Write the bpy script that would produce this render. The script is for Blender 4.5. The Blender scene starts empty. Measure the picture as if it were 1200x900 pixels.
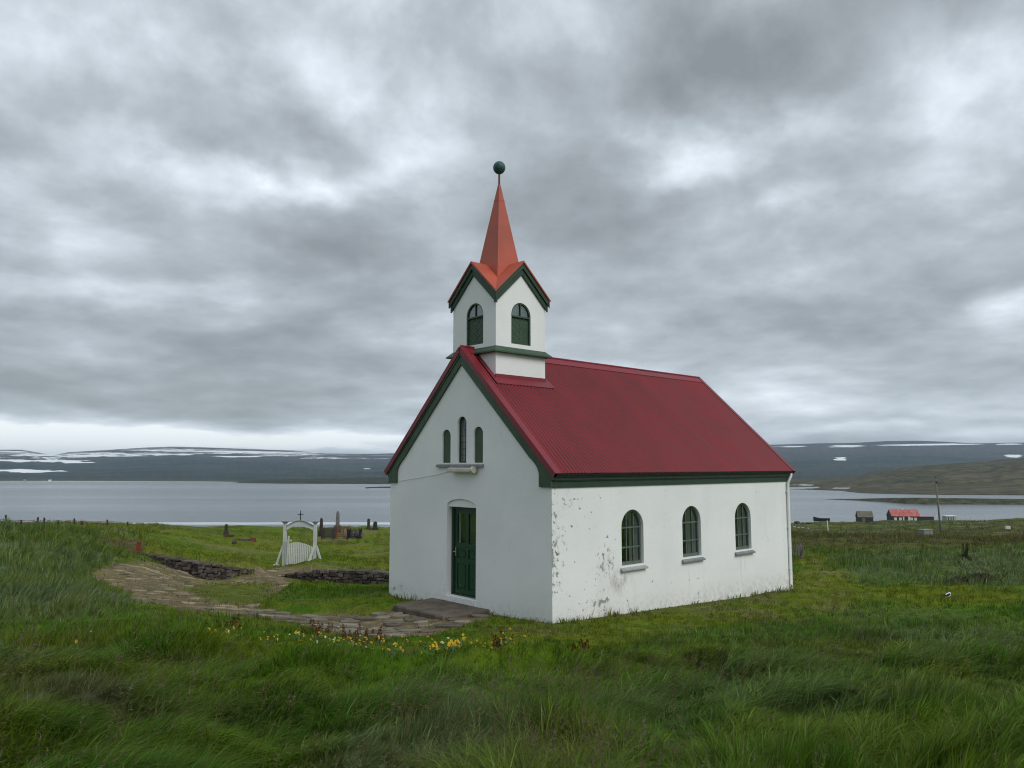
import bpy, bmesh, math, random
import numpy as np
from mathutils import Matrix, Vector
random.seed(7)
RNG = np.random.default_rng(11)
sc = bpy.context.scene
C = sc.collection
rad = math.radians

# ------------------------------------------------------------------ camera: the eye is the origin
F_PX, PITCH = 899.68, rad(6.038)
cam = bpy.data.cameras.new('camera'); cam_o = bpy.data.objects.new('camera', cam); C.objects.link(cam_o)
cam.sensor_width = 36; cam.lens = F_PX / 1200 * 36; cam.clip_start = .05; cam.clip_end = 30000
cam_o.rotation_euler = (rad(90) + PITCH, 0, 0)
sc.camera = cam_o
CP, SP = math.cos(PITCH), math.sin(PITCH)

def ray(px, py):
    """world direction seen at a pixel of the 1200x900 photograph, scaled to y = 1"""
    a = (px - 600) / F_PX; b = -(py - 450) / F_PX
    y = CP - b * SP; z = SP + b * CP
    return a / y, z / y
def at(px, py, d):
    x, z = ray(px, py); return (x * d, d, z * d)

# ------------------------------------------------------------------ noise in numpy
def _h(ix, iy, seed):
    n = (ix * 374761393 + iy * 668265263 + seed * 974634777) & 0xffffffff
    n = ((n ^ (n >> 13)) * 1274126177) & 0xffffffff
    return ((n ^ (n >> 16)) & 0xffff) / 65535.0
def vnoise(x, y, seed=0):
    x = np.asarray(x, float); y = np.asarray(y, float)
    ix = np.floor(x).astype(np.int64); iy = np.floor(y).astype(np.int64)
    fx = x - ix; fy = y - iy
    fx = fx * fx * fx * (fx * (fx * 6 - 15) + 10); fy = fy * fy * fy * (fy * (fy * 6 - 15) + 10)
    a = _h(ix, iy, seed); b = _h(ix + 1, iy, seed); c = _h(ix, iy + 1, seed); d = _h(ix + 1, iy + 1, seed)
    return (a * (1 - fx) + b * fx) * (1 - fy) + (c * (1 - fx) + d * fx) * fy
def fbm(x, y, seed=0, octv=4, lac=2.03, gain=.5):
    s = 0; a = 1; t = 0
    for i in range(octv):
        s = s + a * vnoise(x + 17.3 * i, y - 9.1 * i, seed + i * 13); t += a
        x = x * lac; y = y * lac; a *= gain
    return s / t
def sstep(a, b, x):
    t = np.clip((x - a) / (b - a), 0, 1); return t * t * (3 - 2 * t)

# ------------------------------------------------------------------ objects
def tag(o, label=None, cat=None, group=None, kind=None):
    if label: o['label'] = label
    if cat: o['category'] = cat
    if group: o['group'] = group
    if kind: o['kind'] = kind
    return o
def empty(name, loc, rz=0.):
    o = bpy.data.objects.new(name, None); o.empty_display_size = .3
    o.location = loc; o.rotation_euler = (0, 0, rz); C.objects.link(o); return o
def link(name, me, mat, parent=None, smooth=False):
    o = bpy.data.objects.new(name, me); C.objects.link(o)
    if mat is not None:
        for m in (mat if isinstance(mat, (list, tuple)) else [mat]): me.materials.append(m)
    if parent is not None: o.parent = parent
    if smooth: me.polygons.foreach_set('use_smooth', np.ones(len(me.polygons), bool))
    return o
class MB:
    def __init__(s): s.v = []; s.f = []; s.m = []
    def add(s, vs, fs, mi=0):
        k = len(s.v); s.v += [tuple(p) for p in vs]; s.f += [tuple(i + k for i in f) for f in fs]; s.m += [mi] * len(fs); return s
    def box(s, lo, hi, mi=0, M=None):
        (x0, y0, z0), (x1, y1, z1) = lo, hi
        vs = [(x, y, z) for z in (z0, z1) for y in (y0, y1) for x in (x0, x1)]
        if M is not None: vs = [tuple(M @ Vector(p)) for p in vs]
        return s.add(vs, [(0, 2, 3, 1), (4, 5, 7, 6), (0, 1, 5, 4), (2, 6, 7, 3), (0, 4, 6, 2), (1, 3, 7, 5)], mi)
    def bar(s, a, b, w, h, mi=0, up=(0, 0, 1)):
        a = Vector(a); b = Vector(b); d = b - a; L = d.length; d.normalize()
        u = Vector(up)
        if abs(d.dot(u)) > .98: u = Vector((0, 1, 0))
        x = d.cross(u).normalized(); y = x.cross(d)
        vs = [tuple(p + x * sx * w / 2 + y * sy * h / 2) for p in (a, b) for sy in (-1, 1) for sx in (-1, 1)]
        return s.add(vs, [(0, 2, 3, 1), (4, 5, 7, 6), (0, 1, 5, 4), (2, 6, 7, 3), (0, 4, 6, 2), (1, 3, 7, 5)], mi)
    def tube(s, path, r, n=10, mi=0, cap=True):
        P = [Vector(p) for p in path]; R = r if isinstance(r, (list, tuple)) else [r] * len(P)
        k = len(s.v); up = Vector((.123, .31, .94))
        for i, p in enumerate(P):
            d = (P[min(i + 1, len(P) - 1)] - P[max(i - 1, 0)]).normalized()
            x = d.cross(up)
            if x.length < .05: x = d.cross(Vector((1, 0, 0)))
            x.normalize(); y = d.cross(x)
            for j in range(n):
                t = 2 * math.pi * j / n; s.v.append(tuple(p + (x * math.cos(t) + y * math.sin(t)) * R[i]))
        for i in range(len(P) - 1):
            for j in range(n):
                a = k + i * n + j; b = k + i * n + (j + 1) % n
                s.f.append((a, b, b + n, a + n)); s.m.append(mi)
        if cap:
            s.f.append(tuple(k + j for j in range(n))[::-1]); s.m.append(mi)
            s.f.append(tuple(k + (len(P) - 1) * n + j for j in range(n))); s.m.append(mi)
        return s
    def lathe(s, prof, n=24, c=(0, 0, 0), mi=0):
        k = len(s.v)
        for r, z in prof:
            for j in range(n):
                t = 2 * math.pi * j / n; s.v.append((c[0] + r * math.cos(t), c[1] + r * math.sin(t), c[2] + z))
        for i in range(len(prof) - 1):
            for j in range(n):
                a = k + i * n + j; b = k + i * n + (j + 1) % n
                s.f.append((a, b, b + n, a + n)); s.m.append(mi)
        return s
    def mesh(s, name):
        me = bpy.data.meshes.new(name); me.from_pydata(s.v, [], s.f); me.update()
        if any(s.m): me.polygons.foreach_set('material_index', np.array(s.m, np.int32))
        return me
    def build(s, name, mat, parent=None, smooth=False, bevel=0):
        me = s.mesh(name)
        bm = bmesh.new(); bm.from_mesh(me)
        bmesh.ops.recalc_face_normals(bm, faces=bm.faces[:])
        if bevel:
            es = [e for e in bm.edges if len(e.link_faces) == 2 and e.calc_face_angle(0) > .5]
            bmesh.ops.bevel(bm, geom=es, offset=bevel, segments=2, affect='EDGES', profile=.6, clamp_overlap=True)
        bm.to_mesh(me); bm.free()
        return link(name, me, mat, parent, smooth)

def plate_geo(outlines, thick):
    """2D outlines (first outer, then holes) -> vertices/faces of a plate of given thickness, z in +-thick/2"""
    cu = bpy.data.curves.new('tmp', 'CURVE'); cu.dimensions = '2D'; cu.fill_mode = 'BOTH'; cu.extrude = thick / 2
    for pl in outlines:
        sp = cu.splines.new('POLY'); sp.points.add(len(pl) - 1); sp.use_cyclic_u = True
        for p, q in zip(sp.points, pl): p.co = (q[0], q[1], 0, 1)
    ob = bpy.data.objects.new('tmp', cu); C.objects.link(ob)
    dg = bpy.context.evaluated_depsgraph_get(); dg.update()
    me = bpy.data.meshes.new_from_object(ob.evaluated_get(dg))
    vs = [tuple(v.co) for v in me.vertices]; fs = [tuple(p.vertices) for p in me.polygons]
    bpy.data.objects.remove(ob); bpy.data.curves.remove(cu); bpy.data.meshes.remove(me)
    return vs, fs
def plate(mb, outlines, thick, fn, mi=0):
    vs, fs = plate_geo(outlines, thick)
    return mb.add([fn(x, y, z) for x, y, z in vs], fs, mi)
def arch(cx, hw, z0, zs, rise, n=18):
    """door or window outline: straight jambs then an (elliptic) arch"""
    return [(cx - hw, z0), (cx + hw, z0)] + [(cx + hw * math.cos(math.pi * i / n), zs + rise * math.sin(math.pi * i / n)) for i in range(n + 1)]

# ------------------------------------------------------------------ materials
class G:
    def __init__(s, name):
        s.mat = bpy.data.materials.new(name); s.mat.use_nodes = True; s.t = s.mat.node_tree; s.n = s.t.nodes; s.b = s.n['Principled BSDF']
    def node(s, ty, **k):
        x = s.n.new(ty)
        for a, v in k.items(): setattr(x, a, v)
        return x
    def put(s, sock, v):
        if hasattr(v, 'is_output') or isinstance(v, bpy.types.NodeSocket): s.t.links.new(v, sock)
        elif v is not None:
            if sock.type == 'RGBA' and len(v) == 3: v = (*v, 1)
            sock.default_value = v
    def obj(s): return s.node('ShaderNodeTexCoord').outputs['Object']
    def attr(s, name, out='Fac'):
        a = s.node('ShaderNodeAttribute'); a.attribute_name = name; return a.outputs[out]
    def geo(s, out='Position'): return s.node('ShaderNodeNewGeometry').outputs[out]
    def scale(s, vec, k):
        m = s.node('ShaderNodeMapping'); s.put(m.inputs['Vector'], vec); m.inputs['Scale'].default_value = k; return m.outputs[0]
    def noise(s, vec, scale, detail=4, rough=.55, dist=0., out='Fac'):
        n = s.node('ShaderNodeTexNoise'); s.put(n.inputs['Vector'], vec); n.inputs['Scale'].default_value = scale
        n.inputs['Detail'].default_value = detail; n.inputs['Roughness'].default_value = rough; n.inputs['Distortion'].default_value = dist
        return n.outputs[out]
    def voro(s, vec, scale, feature='F1', out='Distance', rand=1.):
        n = s.node('ShaderNodeTexVoronoi'); n.feature = feature; s.put(n.inputs['Vector'], vec); n.inputs['Scale'].default_value = scale
        n.inputs['Randomness'].default_value = rand; return n.outputs[out]
    def map(s, v, a, b, c=0., d=1., smooth=True):
        n = s.node('ShaderNodeMapRange'); n.interpolation_type = 'SMOOTHSTEP' if smooth else 'LINEAR'
        s.put(n.inputs[0], v)
        for i, q in zip((1, 2, 3, 4), (a, b, c, d)): s.put(n.inputs[i], q)
        return n.outputs[0]
    def m(s, op, a, b=None, c=None):
        n = s.node('ShaderNodeMath', operation=op); s.put(n.inputs[0], a)
        if b is not None: s.put(n.inputs[1], b)
        if c is not None: s.put(n.inputs[2], c)
        return n.outputs[0]
    def mix(s, f, a, b, mode='MIX'):
        n = s.node('ShaderNodeMix', data_type='RGBA', blend_type=mode); n.clamp_factor = True
        s.put(n.inputs[0], f); s.put(n.inputs[6], a); s.put(n.inputs[7], b); return n.outputs[2]
    def ramp(s, v, stops):
        n = s.node('ShaderNodeValToRGB'); s.put(n.inputs[0], v); e = n.color_ramp.elements
        while len(e) < len(stops): e.new(.5)
        for q, (p, c) in zip(e, stops): q.position = p; q.color = (*c, 1)
        return n.outputs[0]
    def xyz(s, v):
        n = s.node('ShaderNodeSeparateXYZ'); s.put(n.inputs[0], v); return n.outputs
    def bump(s, h, dist=.02, strength=1.):
        n = s.node('ShaderNodeBump'); n.inputs['Distance'].default_value = dist; n.inputs['Strength'].default_value = strength
        s.put(n.inputs['Height'], h); s.put(s.b.inputs['Normal'], n.outputs[0]); return n.outputs[0]
    def fin(s, col, rough=.7, spec=.4, metal=0.):
        s.put(s.b.inputs['Base Color'], col); s.put(s.b.inputs['Roughness'], rough)
        s.b.inputs['Specular IOR Level'].default_value = spec; s.b.inputs['Metallic'].default_value = metal; return s.mat
def paint(name, col, rough=.55, var=.12, spec=.4, sc_=3., bump=.003, dirt=(.1, .1, .08), dirt_amt=.25):
    g = G(name); o = g.obj(); n = g.noise(o, sc_, 6, .6); n2 = g.noise(o, sc_ * 9, 4)
    c = g.mix(g.map(n, .3, .75), tuple(q * (1 - var) for q in col), tuple(min(1, q * (1 + var)) for q in col))
    c = g.mix(g.map(g.m('MULTIPLY', n, n2), .33, .5, 0, dirt_amt), c, dirt)
    g.bump(n2, bump); return g.fin(c, g.map(n2, .2, .8, rough - .08, rough + .1), spec)

MAT = {}
def wall_paint():
    """white limewashed plaster; local coordinates of the church: x along the nave, y across, z up"""
    g = G('white_plaster'); o = g.obj(); x, y, z = g.xyz(o)
    big = g.noise(o, .7, 5, .6); fine = g.noise(o, 9, 6, .65); grit = g.noise(o, 60, 3, .6)
    col = g.mix(g.map(big, .3, .7), (.735, .755, .748), (.80, .815, .808))
    stv = g.noise(g.scale(o, (3.2, 3.2, .35)), 1., 5, .6)                       # faint vertical rain streaks
    col = g.mix(g.map(stv, .55, .8, 0, .16), col, (.50, .53, .50))
    low = g.map(z, -3.35, -2.75, 1, 0)
    col = g.mix(g.m('MULTIPLY', low, g.map(fine, .35, .7, .05, .6)), col, (.42, .43, .36))
    # flaking: strongest at the near corner of the long wall, under the first window, and at the foot of the front
    side = g.map(y, -2.915, -2.92, 0, 1)
    front = g.map(x, .075, .065, 0, 1)
    def gauss(cx, cz, sx, sz, xx):
        a = g.m('DIVIDE', g.m('SUBTRACT', xx, cx), sx); b = g.m('DIVIDE', g.m('SUBTRACT', z, cz), sz)
        return g.m('EXPONENT', g.m('MULTIPLY', g.m('ADD', g.m('MULTIPLY', a, a), g.m('MULTIPLY', b, b)), -1.))
    w = g.m('ADD', gauss(.1, -1.9, .34, 1.2, x), gauss(1.75, -2.05, .42, .45, x))
    w = g.m('ADD', w, gauss(1.5, -2.9, .6, .22, x))
    w = g.m('ADD', w, g.m('MULTIPLY', gauss(.7, -.8, .7, .4, x), .55))
    w = g.m('ADD', w, g.m('MULTIPLY', gauss(5.2, -2.75, .5, .25, x), .5))
    w = g.m('MULTIPLY', g.m('ADD', g.m('MULTIPLY', w, .205), .004), side)
    wf = g.m('ADD', g.m('MULTIPLY', gauss(2.45, -3.08, .45, .17, y), .19), g.m('MULTIPLY', gauss(.62, -2.75, .16, .3, y), .15))
    w = g.m('ADD', w, g.m('MULTIPLY', wf, front))
    fl = g.noise(g.scale(o, (1, 1, .8)), 8.5, 9, .64, .4)
    flm = g.map(g.m('ADD', fl, w), .745, .775)
    fl2 = g.map(g.m('ADD', g.m('ADD', g.noise(o, 9.3, 5, .55), g.m('MULTIPLY', w, .4)), g.map(x, 3.4, .4, 0, .035)), .715, .74)
    flm = g.m('MAXIMUM', flm, g.m('MULTIPLY', fl2, side))
    col = g.mix(flm, col, g.mix(g.map(grit, .3, .7), (.13, .135, .125), (.38, .39, .36)))
    soft = g.map(g.m('ADD', fl, w), .64, .80, 0, .45)
    col = g.mix(soft, col, (.36, .37, .35))
    mud = g.m('MULTIPLY', g.m('MULTIPLY', gauss(2.15, -2.52, .30, .22, x), side), g.map(g.noise(g.scale(o, (5, 5, 2)), 2., 6, .7), .38, .62)); col = g.mix(g.m('MULTIPLY', mud, .75), col, (.30, .26, .22))
    sill = g.noise(g.scale(o, (9, 9, .5)), 1., 3); dr = None
    for uu in WIN_U: dr = gauss(uu, -2.62, .36, .28, x) if dr is None else g.m('ADD', dr, gauss(uu, -2.62, .36, .28, x))
    col = g.mix(g.m('MULTIPLY', g.m('MULTIPLY', dr, side), g.map(sill, .5, .72, 0, .4)), col, (.42, .42, .39))
    h = g.m('ADD', g.m('MULTIPLY', fine, .6), g.m('SUBTRACT', g.m('MULTIPLY', grit, .25), g.m('MULTIPLY', flm, .6)))
    g.bump(h, .009, .7); return g.fin(col, .82, .25)
WIN_U = (2.61, 4.87, 7.18)
MAT['wall'] = wall_paint()
def roof_paint(name, col, r=.38, pitch=None):
    g = G(name); o = g.obj(); n = g.noise(o, 1.3, 5, .6); f = g.noise(o, 22, 3)
    st = g.noise(g.scale(o, (6, .6, .6)), 1., 4)
    c = g.mix(g.map(n, .3, .7), tuple(q * .86 for q in col), tuple(q * 1.12 for q in col))
    c = g.mix(g.map(st, .5, .8, 0, .22), c, tuple(q * .6 + .03 for q in col))
    if pitch:                                                          # rib shading painted into the colour: troughs of the corrugation darkened 
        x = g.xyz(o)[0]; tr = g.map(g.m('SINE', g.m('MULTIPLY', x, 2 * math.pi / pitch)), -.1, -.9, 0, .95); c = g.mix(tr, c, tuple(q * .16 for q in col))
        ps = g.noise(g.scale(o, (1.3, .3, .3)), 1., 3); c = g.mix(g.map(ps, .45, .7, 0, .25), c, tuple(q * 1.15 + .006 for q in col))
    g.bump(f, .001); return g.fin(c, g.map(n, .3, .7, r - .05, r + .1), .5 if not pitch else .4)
MAT['roof'] = roof_paint('crimson_metal', (.185, .011, .021), .42)
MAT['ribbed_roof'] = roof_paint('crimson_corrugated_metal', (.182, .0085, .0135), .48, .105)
MAT['spire'] = roof_paint('orange_red_metal', (.39, .074, .038), .5)
MAT['green'] = paint('green_trim_paint', (.040, .078, .045), .5, .18, .4, 2.5, .002, (.09, .08, .05), .35)
MAT['green_dark'] = paint('dark_green_paint', (.024, .050, .028), .5, .18, .4, 4, .002, (.05, .05, .03), .3)
MAT['muntin'] = paint('grey_green_window_paint', (.105, .135, .115), .6, .15, .3, 6)
MAT['door'] = paint('green_door_paint', (.006, .052, .019), .32, .12, .5, 2, .001, (.01, .03, .015), .4)
MAT['white'] = paint('white_paint', (.72, .74, .72), .5, .06, .4, 3, .002, (.4, .4, .34), .3)
MAT['gate_white'] = paint('chalky_white_paint', (.50, .52, .50), .65, .1, .3, 4, .003, (.3, .3, .25), .45)
MAT['white_old'] = paint('weathered_white_paint', (.60, .62, .59), .7, .12, .3, 4, .004, (.28, .28, .22), .5)
MAT['lead'] = paint('grey_sill_stone', (.22, .235, .235), .75, .15, .3, 6, .004, (.12, .12, .11), .4)
MAT['pale_sill'] = paint('pale_sill_stone', (.34, .355, .345), .75, .12, .3, 6, .004, (.2, .2, .17), .4)
MAT['dark'] = paint('black_metal', (.012, .013, .014), .45, .2, .4, 5)
MAT['lamp'] = paint('cream_lamp_housing', (.52, .50, .43), .45, .1, .4, 6)
MAT['copper'] = paint('verdigris_copper', (.035, .10, .095), .55, .5, .4, 5, .004, (.02, .03, .03), .6)
MAT['handle'] = G('brass').fin((.45, .40, .30), .35, .5, .9)
MAT['int_dark'] = paint('interior_boards', (.10, .085, .07), .7, .2)
def glass():
    g = G('window_glass'); out = g.n['Material Output']
    gl = g.node('ShaderNodeBsdfGlossy'); gl.inputs['Roughness'].default_value = .04; gl.inputs['Color'].default_value = (.85, .9, .9, 1)
    tr = g.node('ShaderNodeBsdfTransparent'); tr.inputs['Color'].default_value = (.97, .98, .98, 1)
    ge = g.node('ShaderNodeNewGeometry'); dt = g.node('ShaderNodeVectorMath', operation='DOT_PRODUCT'); g.put(dt.inputs[0], ge.outputs['Incoming']); g.put(dt.inputs[1], ge.outputs['Normal'])
    fr = g.m('POWER', g.m('SUBTRACT', 1., g.m('ABSOLUTE', dt.outputs['Value'])), 5.)                # Schlick
    mx = g.node('ShaderNodeMixShader'); g.put(mx.inputs[0], g.m('ADD', g.m('MULTIPLY', fr, .85), .10)); g.t.links.new(tr.outputs[0], mx.inputs[1]); g.t.links.new(gl.outputs[0], mx.inputs[2])
    g.t.links.new(mx.outputs[0], out.inputs[0]); return g.mat
MAT['glass'] = glass()
def concrete():
    g = G('brown_concrete'); o = g.obj(); n = g.noise(o, 3, 7, .65); f = g.noise(o, 40, 4)
    c = g.mix(g.map(n, .3, .7), (.085, .068, .054), (.15, .125, .10)); c = g.mix(g.map(f, .55, .75, 0, .5), c, (.22, .20, .17))
    g.bump(g.m('ADD', n, g.m('MULTIPLY', f, .4)), .03); return g.fin(c, .95, .2)
MAT['concrete'] = concrete()
def stone(name, a, b, c_, sc_=4):
    g = G(name); o = g.obj(); n = g.noise(o, sc_, 7, .65); f = g.noise(o, sc_ * 7, 5)
    isl = g.geo('Random Per Island')
    c = g.mix(g.map(n, .3, .7), a, b); c = g.mix(g.map(f, .52, .7, 0, .6), c, c_)
    k = g.map(isl, 0, 1, .55, 1.5, False); c = g.mix(1., c, g.node('ShaderNodeCombineColor').outputs[0], 'MULTIPLY') if False else c
    mul = g.node('ShaderNodeMix', data_type='RGBA', blend_type='MULTIPLY'); mul.inputs[0].default_value = 1
    cc = g.node('ShaderNodeCombineColor')
    for i in range(3): g.put(cc.inputs[i], k)
    g.put(mul.inputs[6], c); g.put(mul.inputs[7], cc.outputs[0])
    g.bump(g.m('ADD', n, g.m('MULTIPLY', f, .5)), .04); return g.fin(mul.outputs[2], .92, .2)
MAT['basalt'] = stone('dark_basalt', (.055, .045, .040), (.125, .10, .09), (.20, .18, .16))
MAT['flag'] = stone('weathered_flagstone', (.175, .145, .095), (.26, .215, .145), (.12, .12, .055), 3)
MAT['grey_flag'] = stone('grey_flagstone', (.135, .118, .09), (.205, .18, .14), (.09, .10, .045), 3)
MAT['headstone'] = stone('grey_headstone', (.07, .072, .075), (.13, .13, .13), (.19, .19, .17), 3)
MAT['headstone_dark'] = stone('dark_headstone', (.035, .03, .028), (.07, .06, .055), (.11, .10, .09), 3)
MAT['headstone_pale'] = stone('pale_headstone', (.42, .42, .40), (.58, .57, .54), (.3, .3, .26), 3)
MAT['rust'] = paint('rusty_iron', (.16, .055, .035), .85, .4, .2, 8, .004, (.05, .03, .025), .5)
MAT['wood'] = paint('weathered_grey_wood', (.17, .155, .14), .85, .25, .2, 9, .006, (.07, .065, .06), .5)
MAT['wood_dark'] = paint('dark_wood', (.05, .045, .04), .85, .25, .2, 9, .006)
MAT['red_paint'] = paint('faded_red_paint', (.17, .034, .018), .6, .15, .3, 9)
MAT['orange'] = MAT['red_paint']
# ------------------------------------------------------------------ the church
CH_POS = (-1.20999, 17.78384, 0.); CH_YAW = 0.73775
church = empty('church', CH_POS, CH_YAW)
tag(church, 'small white plastered church with crimson corrugated roof and orange red spire', 'church')
HV = 2.926; U0, U1 = .06, 9.69; ZR, ZE, HR = 2.741, -.172, 3.086; SL = (ZR - ZE) / HR
zroof = lambda v: ZR - SL * abs(v)
BASE = -4.3
WT = .42
WIN_U = (2.61, 4.87, 7.18)
WZ0, WZS, WHW = -2.2, -1.37, .385
mb = MB()
# front gable wall (u = U0 .. U0+WT); plate coordinates (v, z)
holes = [arch(0, .5335, -2.985, -.925, .15), arch(.583, .165, .055, .677, .165), arch(-.008, .165, .055, .963, .165), arch(-.60, .165, .055, .704, .165)]
ztop = lambda v: zroof(v) - .06
gab = [(-HV, BASE), (HV, BASE), (HV, ztop(HV)), (0, ztop(0)), (-HV, ztop(HV))]
plate(mb, [gab] + holes, WT, lambda x, y, z: (U0 + WT / 2 + z, x, y))
plate(mb, [gab], WT, lambda x, y, z: (U1 - WT / 2 + z, x, y))
for s in (-1, 1):
    hs = [arch(u, WHW, WZ0, WZS, WHW) for u in WIN_U]
    zt = ztop(HV) - .02
    rect = [(U0 + WT, BASE), (U1 - WT, BASE), (U1 - WT, zt), (U0 + WT, zt)]
    plate(mb, [rect] + hs, WT, lambda x, y, z: (x, s * (HV - WT / 2) + z, y))
wall = mb.build('wall', MAT['wall'], church)
MB().box((U0 + WT, -HV + WT, -3.0), (U1 - WT, HV - WT, -2.95)).build('floor', MAT['int_dark'], church)
MB().box((U0 + WT, -HV + WT, -.30), (U1 - WT, HV - WT, -.25)).build('ceiling', MAT['wall'], church)
pw = MB()
for i in range(6):                                                     # pews inside, seen dimly through the windows
    u = 1.6 + i * 1.1
    for s in (-1, 1):
        pw.box((u, .4 if s > 0 else -2.2, -2.95), (u + .05, 2.2 if s > 0 else -.4, -2.05)).box((u - .4, .4 if s > 0 else -2.2, -2.55), (u, 2.2 if s > 0 else -.4, -2.5))
pw.build('pew', MAT['int_dark'], church)

# corrugated roof slopes
def corrugated(s):
    pitch, amp = .105, .014
    n = int((U1 + .03 - 0) / pitch * 8); us = np.linspace(0.0, 9.718, n + 1)
    ridge = amp * np.sin(2 * np.pi * us / pitch)
    vs = np.linspace(.015, HR, 5)
    nz, nv = 1 / math.hypot(1, SL), SL / math.hypot(1, SL)
    V = []; Fs = []
    for lay, off in ((0, 0.), (1, -.022)):
        for v in vs:
            for u, h in zip(us, ridge):
                V.append((u, s * (v + nv * (h + off)), ZR - SL * v + nz * (h + off) + .012))
    m_ = len(us); L = len(vs) * m_
    for i in range(len(vs) - 1):
        for j in range(m_ - 1):
            a = i * m_ + j
            Fs.append((a, a + 1, a + m_ + 1, a + m_)); Fs.append((L + a, L + a + m_, L + a + m_ + 1, L + a + 1))
    for i in range(len(vs) - 1):
        for e in (0, m_ - 1):
            a = i * m_ + e; Fs.append((a, a + m_, L + a + m_, L + a))
    for j in range(m_ - 1):
        a = (len(vs) - 1) * m_ + j; Fs.append((a, a + 1, L + a + 1, L + a))
    return V, Fs
mb = MB()
for s in (-1, 1): mb.add(*corrugated(s))
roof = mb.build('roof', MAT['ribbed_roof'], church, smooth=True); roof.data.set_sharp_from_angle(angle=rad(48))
# flashings: ridge cap, verge caps, apron round the tower
nz, nv = 1 / math.hypot(1, SL), SL / math.hypot(1, SL)
def on_roof(u, v, h): s = 1 if v >= 0 else -1; return (u, v + s * nv * h, zroof(v) + nz * h)
def roof_strip(m, u0, u1, v0, v1, h0, h1):
    """flat metal strip lying on one roof slope, between heights h0 and h1 over the sheet"""
    P = [on_roof(u, v, h) for h in (h0, h1) for v in (v0, v1) for u in (u0, u1)]
    m.add(P, [(0, 1, 3, 2), (4, 6, 7, 5), (0, 4, 5, 1), (2, 3, 7, 6), (0, 2, 6, 4), (1, 5, 7, 3)])
m = MB()
for s in (-1, 1): roof_strip(m, .012, 9.706, s * .001, s * .17, .018, .026)
m.tube([(.012, 0, ZR + .035), (9.706, 0, ZR + .035)], .028, 10)
m.build('ridge_cap', MAT['roof'], roof)
for ua, ub, uc, ud_ in ((-.022, .15, -.03, -.018), (9.60, 9.74, 9.736, 9.748)):
    m = MB()
    for s in (-1, 1):
        roof_strip(m, ua, ub, s * .002, s * (HR + .012), .0235, .0325); roof_strip(m, uc, ud_, s * .002, s * (HR + .012), -.085, .033)
    m.build('verge_flashing', MAT['roof'], roof)
# green barge boards with curved knees
def barge(u_lo, u_hi):
    m = MB()
    for s in (-1, 1):
        top = lambda v: zroof(v) - .045
        out = [(0, top(0)), (2.99, top(2.99)), (2.99, -.30), (2.955, -.30), (2.955, -.445), (2.60, -.445), (2.60, -.19)]
        c0, c1, c2 = Vector((2.60, -.19)), Vector((2.59, -.02)), Vector((2.32, .16))
        for i in range(1, 9):
            t = i / 8; p = c0 * (1 - t) ** 2 + c1 * 2 * t * (1 - t) + c2 * t * t; out.append((p.x, p.y))
        out += [(0, 2.35)]
        plate(m, [[(s * a, b) for a, b in out]], u_hi - u_lo, lambda x, y, z: ((u_lo + u_hi) / 2 + z, x, y))
        # upper moulding
        o2 = [(0, zroof(0) - .04), (3.03, zroof(3.03) - .04), (3.03, zroof(3.03) - .15), (0, zroof(0) - .19)]
        lo2 = (u_lo - .02) if u_lo < 1 else u_hi
        plate(m, [[(s * a, b) for a, b in o2]], .02, lambda x, y, z: (lo2 + .01 + z, x, y))
    return m
barge(.012, U0).build('bargeboard', MAT['green'], church); barge(U1, U1 + .04).build('bargeboard', MAT['green'], church)
# eaves cornices and gutters
for s in (-1, 1):
    m = MB(); gt = MB()
    for v0, v1, z0, z1 in ((HV, HV + .03, -.455, -.305), (HV, HV + .075, -.303, -.185), (HV + .0305, HV + .055, -.325, -.304)): m.box((U0 + .002, min(s * v0, s * v1), z0), (U1 - .002, max(s * v0, s * v1), z1))
    prof_ = [(3.02 + .055 * math.cos(t), -.185 + .055 * math.sin(t)) for t in np.linspace(math.pi, 2 * math.pi, 9)] + [(3.075, -.178), (2.965, -.178)]
    plate(gt, [[(a * s, b) for a, b in prof_]], U1 - U0, lambda x, y, z: ((U0 + U1) / 2 + z, x, y))
    m.build('cornice', MAT['green_dark'], church); gt.build('gutter', MAT['dark'], church)
# downpipe
MB().tube([(9.63, -3.02, -.21), (9.62, -3.02, -.30), (9.56, -3.0, -.40), (9.52, -2.975, -.50), (9.515, -2.972, -.7), (9.51, -2.972, -3.30), (9.49, -3.0, -3.38)], .042, 12).build('downpipe', MAT['white'], church, smooth=True)
for z in (-.75, -1.75, -2.9): MB().box((9.455, -2.99, z), (9.57, -2.925, z + .035)).build('pipe_bracket', MAT['white'], church)

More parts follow.
